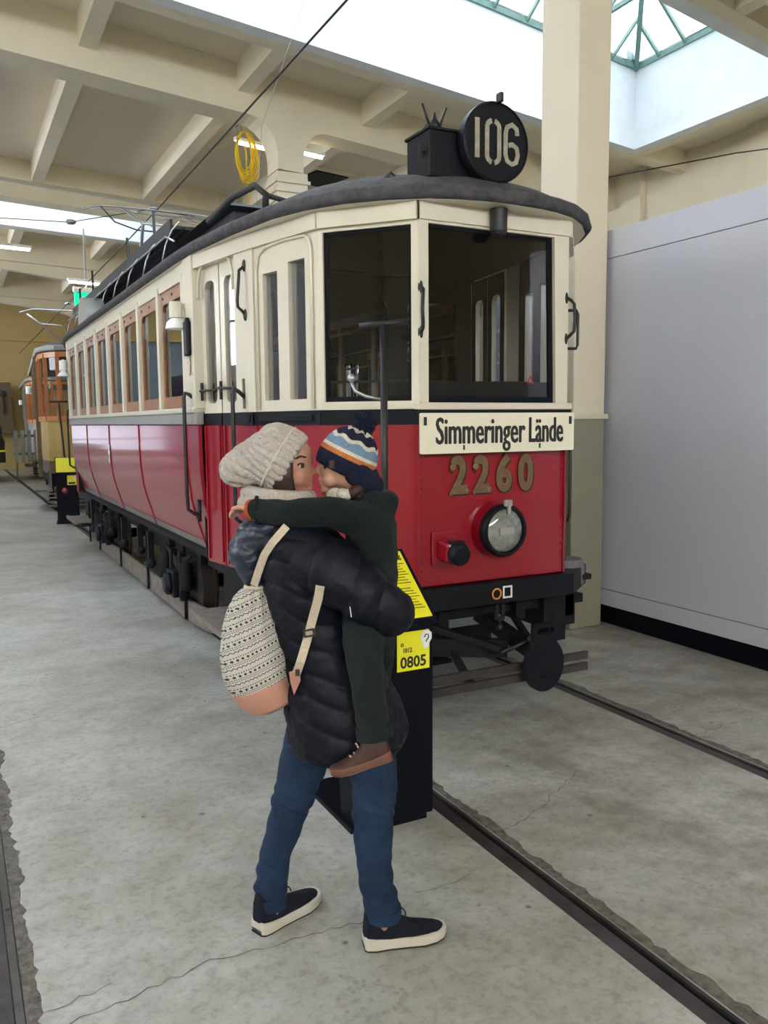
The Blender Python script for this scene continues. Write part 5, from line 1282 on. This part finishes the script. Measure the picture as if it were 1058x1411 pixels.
for k in range(9):
    d = -.078 + .012 * k * (1 if k < 5 else .4)
    chain(mb, [(P(398 - 2 * k, 628 + k, -.066), .012), (P(398 - 2.2 * k, 655 + k, -.068), .013), (P(402 - 2.5 * k, 682, -.052), .012), (P(412 - 3 * k, 703, -.045), .010)])
    chain(mb, [(P(398 - 2 * k, 628 + k, .066), .012), (P(400 - 2.2 * k, 655 + k, .068), .013), (P(402 - 2.5 * k, 682, .056), .012)])
blob('hair', mb, M['hair'], woman, .005, 2)

def puff(p, z0, per, amp): return amp * (abs(math.sin(PI * (p.z - z0) / per)) ** .55 - .55)
SL = [P(405, 752, -.10), P(470, 795, -.165), P(540, 843, -.165), P(515, 850, -.02)]
def coat_fn(p, n_):
    best = None; acc = 0
    for a, b in zip(SL, SL[1:]):
        d, t = segdist(p, a, b)
        if best is None or d < best[0]: best = (d, acc + t)
        acc += (b - a).length
    wr = .004 * nz(p, 22) + .002 * nz(p, 55)
    if best[0] < .105 and best[1] > .05 and p.y < -.02: return .011 * (abs(math.sin(PI * (best[1] + .25 * p.z + .01 * nz(p, 9)) / .082)) ** .38 - .7) + wr
    tilt = p.z + .35 * p.x + .3 * p.y * (1 if p.z > 1.1 else -.3) + .02 * nz(p, 6)
    return .0105 * (abs(math.sin(PI * tilt / .080)) ** .36 - .7) + wr
mb = MB()
rings(mb, [(P(402, 690), .055, .07), (P(403, 708), .075, .085), (P(408, 726), .115, .135), (P(415, 750), .135, .165), (P(424, 800), .135, .165), (P(434, 850), .135, .155), (P(448, 890), .142, .155),
           (P(463, 935), .160, .165), (P(474, 975), .180, .178), (P(479, 1000), .186, .182), (P(479, 1018), .178, .18), (P(477, 1030), .155, .165)])
chain(mb, [(P(406, 752, -.095), .078), (P(455, 785, -.155), .086), (P(500, 818, -.17), .082), (P(537, 843, -.155), .068), (P(515, 850, -.03), .052)])
chain(mb, [(P(428, 752, .10), .085), (P(480, 808, .17), .078), (P(505, 838, .17), .066), (P(528, 845, .08), .05)])
blob('coat', mb, M['down'], woman, .006, 5, coat_fn)
mb = MB(); chain(mb, [(P(352, 740, -.03), .058), (P(344, 762, -.03), .062), (P(352, 790, -.02), .044)]); chain(mb, [(P(352, 738, .06), .055), (P(346, 762, .06), .058), (P(353, 790, .05), .04)])
chain(mb, [(P(365, 734, -.06), .048), (P(385, 715, -.06), .045)])
def hood_fn(p, n_):
    a = (p.z + p.y * .8 + p.x * .5) / .05; b = (p.z - p.y * .8 - p.x * .5) / .05
    return .007 * (min(abs(math.sin(PI * a)), abs(math.sin(PI * b))) ** .5 - .4) + .003 * nz(p, 30)
blob('hood', mb, mat('lit_navy_nylon', (0.020, 0.027, 0.05), .4, noise_amt=.2, bump=.3, bump_scale=30), woman, .005, 4, hood_fn)  # coat nylon in a paler colour, standing in for light on the hood
def jean_fn(p, n_):
    k = max(0, 1 - abs(p.z - .16) / .10) + .8 * max(0, 1 - abs(p.z - .43) / .07) + .25
    return .0060 * k * math.sin(p.z * 120 + p.x * 40 + 6 * nz(p, 8)) * (.5 + nz(p, 6)) + .005 * nz(p, 14)
mb = MB(); grow = lambda c, g: [(p, r + g) for p, r in c]
jl = [(P(432, 1005, .05), .085), (P(409, 1080, .05), .069), (P(396, 1125, .05), .058), (P(379, 1180, .05), .050), (P(374, 1212, .05), .052), (P(373, 1227, .05), .052)]
jr = [(P(505, 1005, -.05), .085), (P(516, 1080, -.06), .070), (P(514, 1135, -.06), .061), (P(515, 1195, -.06), .053), (P(521, 1228, -.05), .053), (P(525, 1243, -.05), .056)]
chain(mb, jl); chain(mb, jr); rings(mb, [(P(470, 960), .13, .13), (P(470, 1010), .14, .15), (P(470, 1030), .08, .10)])
jn = blob('jeans', mb, M['denim'], woman, .006, 3, jean_fn)
for c_, r_ in ((P(373, 1241, .05), .050), (P(528, 1257, -.05), .054)):
    recalc(MB().lathe(c_ + Vector((0, 0, .022)), (0, 0, -1), [(r_ - .010, 0), (r_ + .001, .002), (r_ + .002, .02), (r_, .038), (r_ - .006, .038), (r_ - .010, .02)], 28).build('hem', M['denim'], jn, smooth='auto'))
def FP(px, py, z=0.0):
    x, y = FL(px, py, z); v = Vector((x, y, z)) - ROOT; return Vector((v.dot(RT), v.dot(FW), z))
h1, t1 = FP(505, 1304), FP(613, 1287); h2, t2 = FP(357, 1285), FP(434, 1240)
f1 = (t1 - h1).normalized(); f2 = (t2 - h2).normalized()
shoe(h1 - f1 * .01, t1, .262, M['shoe_navy'], M['rubber_white'], M['rubber_black'], 'shoe', woman, .135, laces=M['shoe_navy'])
shoe(h2 - f2 * .01, t2, .262, M['shoe_navy'], M['rubber_white'], M['rubber_black'], 'shoe', woman, .135, laces=M['shoe_navy'])
# chunky hat
hc = P(400, 640); ha = Vector((-.86, 0, .50)).normalized(); hu = ha.cross(Vector((0, 1, 0))).normalized(); hv = ha.cross(hu)
mb = MB(); mb.lathe(hc, ha, [(.070, -.006), (.092, -.004), (.098, .012), (.098, .03), (.096, .06), (.088, .09), (.066, .115), (.02, .13)], 36)
chain(mb, [(hc + ha * .055, .082), (P(345, 640), .066), (P(328, 646), .052)]); mb.ball(P(322, 648, 0), (.038, .055, .044), 16, 10)
def hat_fn(p, n_):
    q = p - hc; a = math.atan2(q.dot(hv), q.dot(hu)); return .0085 * (abs(math.sin(a * 13 + 1.5 * q.dot(ha))) ** .6 - .5) + .0015 * nz(p, 60)
hat = blob('knit_hat', mb, M['knit'], woman, .0042, 3, hat_fn)
MB().tube([hc + ha * .040 + (hu * math.cos(a) + hv * math.sin(a)) * .0995 for a in [2 * PI * k / 40 for k in range(40)]], .0045, 6, closed=True).build('brim_fold', M['cream_knit'], hat, smooth=True)
# scarf
sc = P(384, 688); mb = MB()
for dz, rr in ((0.012, .0), (-.018, .010)):
    mb.tube([sc + Vector(((.088 + rr) * math.cos(a), (.082 + rr) * math.sin(a), dz - .10 * (.088) * math.cos(a))) for a in [2 * PI * k / 36 for k in range(36)]], .024, 12, closed=True)
def scarf_fn(p, n_):
    q = p - sc; a = math.atan2(q.y, q.x); return .003 * (abs(math.sin(a * 24 + q.z * 60)) ** .7 - .5)
blob('scarf', mb, M['knit'], woman, .0045, 2, scarf_fn)

# ---- her backpack
bp = empty('gym_bag', ROOT, RZ); tag(bp, 'cream drawstring bag with black zigzag print and pink bottom on the woman\'s back', 'bag')
def bag_loft(t0, t1, grow=0.0):
    prof = [(0.0, (347, 806), .020), (.06, (346, 815), .048), (.16, (345, 832), .068), (.3, (344, 855), .082), (.5, (348, 890), .100), (.68, (355, 920), .108), (.80, (362, 940), .100), (.9, (370, 958), .086), (.97, (377, 970), .070), (1.0, (380, 975), .045)]
    out = []
    N_ = 22
    for i in range(N_ + 1):
        t = t0 + (t1 - t0) * i / N_
        for (ta, pa, ra), (tb, pb, rb) in zip(prof, prof[1:]):
            if ta <= t <= tb + 1e-9:
                k = (t - ta) / (tb - ta); c = P(pa[0] + (pb[0] - pa[0]) * k, pa[1] + (pb[1] - pa[1]) * k, -.045); r = ra + (rb - ra) * k; break
        ax = Vector((-.18 - .25 * t, 0, 1)).normalized(); sx = Vector((ax.z, 0, -ax.x)); n = 56; rg = []
        for j in range(n):
            a = 2 * PI * j / n; f = 1 + (.10 * max(0, 1 - t * 1.6)) * math.cos(a * 13 + t * 2) + .03 * math.sin(a * 5 + t * 5) * (1 - t)
            rg.append(c + (sx * math.cos(a) + Vector((0, .85, 0)) * math.sin(a)) * (r + grow) * f)
        out.append(rg)
    return MB().ring(out)
recalc(bag_loft(0, .82).build('printed_sack', M['bag'], bp, smooth=True)); recalc(bag_loft(.80, 1.0, .002).build('pink_base', M['pink'], bp, smooth=True))
g = MB().tube([P(352, 808, -.045) + Vector((.03 * math.cos(a), .03 * math.sin(a), .0)) for a in [2 * PI * k / 16 for k in range(16)]], .006, 6, closed=True); g.build('drawstring_gather', M['strap'], bp, smooth=True)
def ribbon(pts, wd, th=.003, wdir=None):
    mb = MB(); rg = []
    for i, p in enumerate(pts):
        d = (pts[min(i + 1, len(pts) - 1)] - pts[max(0, i - 1)]).normalized(); w_ = (wdir or d.cross(Vector((0, -1, 0)))); w_ = (w_ - d * w_.dot(d)).normalized() * wd / 2; n_ = w_.cross(d).normalized() * th
        rg.append([p - w_ - n_, p + w_ - n_, p + w_ + n_, p - w_ + n_])
    return mb.ring(rg)
recalc(ribbon([P(350, 806, -.075), P(357, 785, -.105), P(364, 765, -.135), P(375, 748, -.165), P(395, 725, -.17)], .022).build('shoulder_strap', M['strap'], bp))
st = recalc(ribbon([P(441, 808, -.262), P(438, 826, -.24), P(430, 855, -.20), P(423, 882, -.185), P(414, 912, -.175), P(405, 938, -.14)], .024).build('shoulder_strap', M['strap'], bp))
recalc(MB().plate(rrect(-.016, .016, -.011, .011, .003, 2), [rrect(-.010, .010, -.006, .006, .002, 2)], (P(426, 872, -.205), (1, 0, .2), (-.2, 0, 1)), .004).build('slider', M['ink'], st))
recalc(MB().add([P(398, 926, -.155), P(413, 922, -.165), P(414, 938, -.155), P(405, 958, -.135), P(400, 940, -.15)] + [P(398, 926, -.135), P(413, 922, -.145), P(414, 938, -.135), P(405, 958, -.115), P(400, 940, -.13)],
      [(0, 1, 2, 3, 4), (9, 8, 7, 6, 5), (0, 5, 6, 1), (1, 6, 7, 2), (2, 7, 8, 3), (3, 8, 9, 4), (4, 9, 5, 0)]).build('strap_tab', M['pink'], bp))
MB().box(-.006, .006, -.003, .003, -.009, .009).build('cord_lock', M['ink'], bp).location = P(410, 927, -.175)

# ---- the child
mb = MB()
mb.ball(P(479, 640), (.072, .066, .076), 24, 16); capsule(mb, P(462, 630), P(462, 650), .048, .046); capsule(mb, P(460, 662), P(452, 672), .032, .018); mb.ball(P(447.5, 674), .012)
capsule(mb, P(441, 640), P(437.5, 648.5), .0065, .0075); mb.ball(P(440, 651, -.005), .006); mb.ball(P(440, 651, .005), .006)
capsule(mb, P(441.5, 660, -.007), P(441.5, 660, .007), .0068, .0068); capsule(mb, P(442.5, 665.5, -.006), P(442.5, 665.5, .006), .0066, .0066)
mb.ball(P(455, 660, -.026), .025); mb.ball(P(455, 660, .026), .025)
chain(mb, [(P(486, 670), .036), (P(500, 700), .036)])
rings(mb, [(P(502, 698), .04, .05), (P(510, 725), .055, .085), (P(512, 770), .055, .085), (P(510, 830), .06, .09), (P(508, 860), .05, .08)])
chain(mb, [(P(505, 715, -.09), .03), (P(440, 706, -.14), .026), (P(385, 708, -.13), .022), (P(345, 703, -.09), .018)])
hand(mb, P(345, 700, -.088), P(333, 700, -.078), Vector((.1, -1, .2)), Vector((-.05, .10, -1)), .115, .85)
chain(mb, [(P(508, 715, .09), .03), (P(450, 700, .13), .026), (P(400, 705, .15), .02)]); hand(mb, P(400, 705, .15), P(388, 706, .14), UP, Vector((0, -1, 0)), .10)
chain(mb, [(P(504, 850, -.07), .045), (P(503, 900, -.18), .035), (P(510, 960, -.205), .028), (P(517, 1030, -.20), .022)])
chain(mb, [(P(504, 850, .07), .045), (P(520, 900, .16), .035), (P(515, 960, .20), .028), (P(510, 1000, .20), .022)])
child = blob('person', mb, M['child_skin'], None, .0038, 3)
child.location = ROOT; child.rotation_euler = (0, 0, RZ)
tag(child, 'small child in dark green jacket and striped pompom hat, arms round the woman', 'person')
for s_ in (-1, 1):
    e = MB().ball(P(450, 643.5, s_ * .036), .0095, 12, 8).build('eye', M['eye_white'], child, smooth=True)
    MB().ball(P(448, 643.8, s_ * .041), .0058, 10, 6).build('iris', M['hair'], e, smooth=True)
    MB().tube([P(446, 642, s_ * .040), P(450, 640, s_ * .0455), P(454, 642, s_ * .047)], .002, 6).build('lash_line', M['hair'], e, smooth=True)
MB().tube([P(443, 662.8, -.012), P(440, 662.8, -.004), P(440, 662.8, .004), P(443, 662.8, .012)], .0028, 6).build('mouth', M['lip'], child, smooth=True)
def fleece_fn(p, n_): return .004 * nz(p, 18) + .003 * math.sin(p.z * 60 + p.x * 45 + 4 * nz(p, 6)) * (.4 + nz(p, 8))
mb = MB()
rings(mb, [(P(500, 684), .058, .06), (P(506, 697), .070, .085), (P(511, 722), .077, .115), (P(512, 770), .076, .125), (P(512, 820), .080, .12), (P(510, 852), .080, .11), (P(508, 868), .065, .095)])
chain(mb, [(P(514, 735, -.055), .062), (P(498, 716, -.095), .054), (P(450, 705, -.135), .044), (P(392, 708, -.135), .038), (P(362, 704, -.10), .037), (P(357, 703, -.095), .037)])
chain(mb, [(P(508, 716, .085), .052), (P(450, 705, .14), .044), (P(410, 706, .15), .036)])
chain(mb, [(P(512, 692, -.05), .036), (P(532, 692, -.02), .036), (P(532, 692, .03), .036), (P(512, 692, .05), .036)]); capsule(mb, P(534, 700), P(530, 725), .03, .02)
jk = blob('jacket', mb, M['green_fleece'], child, .0055, 3, fleece_fn)
mb = MB(); mb.tube([P(354.5, 702.5, -.093) + Vector((.0, .036 * math.cos(a), .036 * math.sin(a))) for a in [2 * PI * k / 24 for k in range(24)]], .006, 8, closed=True); mb.build('sleeve_hem', M['green_fleece'], jk, smooth=True)
mb = MB(); mb.lathe(P(358, 703, -.092), P(338, 703, -.083) - P(358, 703, -.092), [(.001, 0), (.030, .0), (.032, .015), (.030, .032), (.024, .040), (.018, .040), (.001, .02)], 20)
blob('cuff', mb, M['rust_cuff'], child, .004, 1, lambda p, n_: .0012 * math.sin(math.atan2(p.z - P(345, 703).z, p.y + .088) * 22), label='rust red ribbed cuff')
def cord_fn(p, n_): return .003 * nz(p, 20) + .0022 * math.sin(p.z * 90 + 5 * nz(p, 8)) * (.4 + nz(p, 9))
mb = MB()
chain(mb, [(P(503, 848, -.09), .07), (P(500, 885, -.18), .058), (P(504, 920, -.205), .051), (P(509, 960, -.205), .047), (P(514, 1000, -.20), .047)])
chain(mb, [(P(506, 848, .06), .07), (P(522, 890, .15), .055), (P(515, 950, .205), .047), (P(510, 990, .205), .046)])
rings(mb, [(P(508, 830), .06, .09), (P(508, 860), .072, .10), (P(506, 880), .05, .08)])
tr = blob('trousers', mb, M['green_cord'], child, .005, 3, cord_fn)
mb = MB(); mb.lathe(P(514, 998, -.20), P(517, 1016, -.20) - P(514, 998, -.20), [(.044, 0), (.051, .0), (.053, .02), (.053, .036), (.044, .04), (.040, .03)], 28); recalc(mb.build('turn_up', M['green_cord'], tr, smooth='auto'))
for (h_, t_, la) in ((P(541, 1044, -.20), P(464, 1068, -.215), 1), (P(535, 1030, .21), P(465, 1045, .22), 0)):
    shoe(h_, t_, .178, M['boot'], M['boot_sole'], M['boot_sole'], 'boot', child, .135, laces=M['cream_knit'] if la else None)
# pompom hat in stripes
cc = P(471, 649); ca = Vector((.44, 0, .898)).normalized(); cu_ = ca.cross(YA_).normalized(); cv = ca.cross(cu_)
prof = [(.066, -.006), (.082, -.004), (.086, .008), (.088, .025), (.088, .042), (.086, .056), (.083, .066), (.079, .078), (.073, .090), (.066, .101), (.055, .113), (.040, .124), (.022, .133), (.001, .137)]
def band(a, b, m, nm, parent=None):
    sub = [q for q in prof if a <= q[1] <= b]; n = 96; rg = []
    for r, h in sub: rg.append([cc + ca * (h + (.004 * math.sin(j / n * 2 * PI * 8) if h > .07 else 0)) + (cu_ * math.cos(2 * PI * j / n) + cv * math.sin(2 * PI * j / n) * .93) * (r + .0018 * abs(math.sin(j / n * PI * 32))) for j in range(n)])
    return recalc(MB().ring(rg, True, False).build(nm, m, parent, smooth=True))
ht = band(-.01, .042, M['navy_knit'], 'pompom_hat', child)
for a, b, m in ((.042, .056, 'orange_knit'), (.056, .066, 'cream_knit'), (.066, .090, 'blue_knit'), (.090, .101, 'cream_knit'), (.101, .124, 'navy_knit'), (.124, .14, 'cream_knit')): band(a, b, M[m], 'stripe', ht)
mb = MB(); chain(mb, [(P(492, 652, -.045), .040), (P(505, 664, -.04), .034), (P(515, 668, -.015), .030)]); chain(mb, [(P(492, 652, .045), .040), (P(505, 664, .04), .034), (P(515, 668, .015), .030)])
mb.ball(P(500, 658), (.05, .06, .045))
blob('neck_flap', mb, M['navy_knit'], ht, .0045, 3)
mb = MB(); random.seed(3); pc = cc + ca * .152
mb.ball(pc, .030, 20, 12)
for k in range(240):
    v = Vector((random.gauss(0, 1), random.gauss(0, 1), random.gauss(0, 1))).normalized(); mb.tube([pc + v * .024, pc + (v + Vector((random.uniform(-.12, .12), 0, random.uniform(-.12, .12)))).normalized() * random.uniform(.036, .041)], [.0032, .0014], 5)
mb.build('pompom', M['navy_knit'], ht, smooth=True)
MB().box(-.007, .007, -.002, .002, -.011, .011).build('hat_label', M['boot'], ht).location = P(457, 640, -.078)
sc2 = P(482, 676)
for k in range(12):
    a0, a1 = 2 * PI * k / 12, 2 * PI * (k + 1.15) / 12
    MB().tube([sc2 + Vector((.066 * math.cos(a), .064 * math.sin(a), .016 * math.cos(a) + .006 * math.sin(a * 5))) for a in [a0 + (a1 - a0) * j / 5 for j in range(6)]], [.012, .017, .018, .018, .017, .012], 10).build('snood', M[('cream_knit', 'boot', 'orange_knit', 'cream_knit')[k % 4]], child, smooth=True)
MB().beam(P(482, 836, -.272), P(484, 850, -.272), .006, .002).build('zip_tag', M['white'], child)
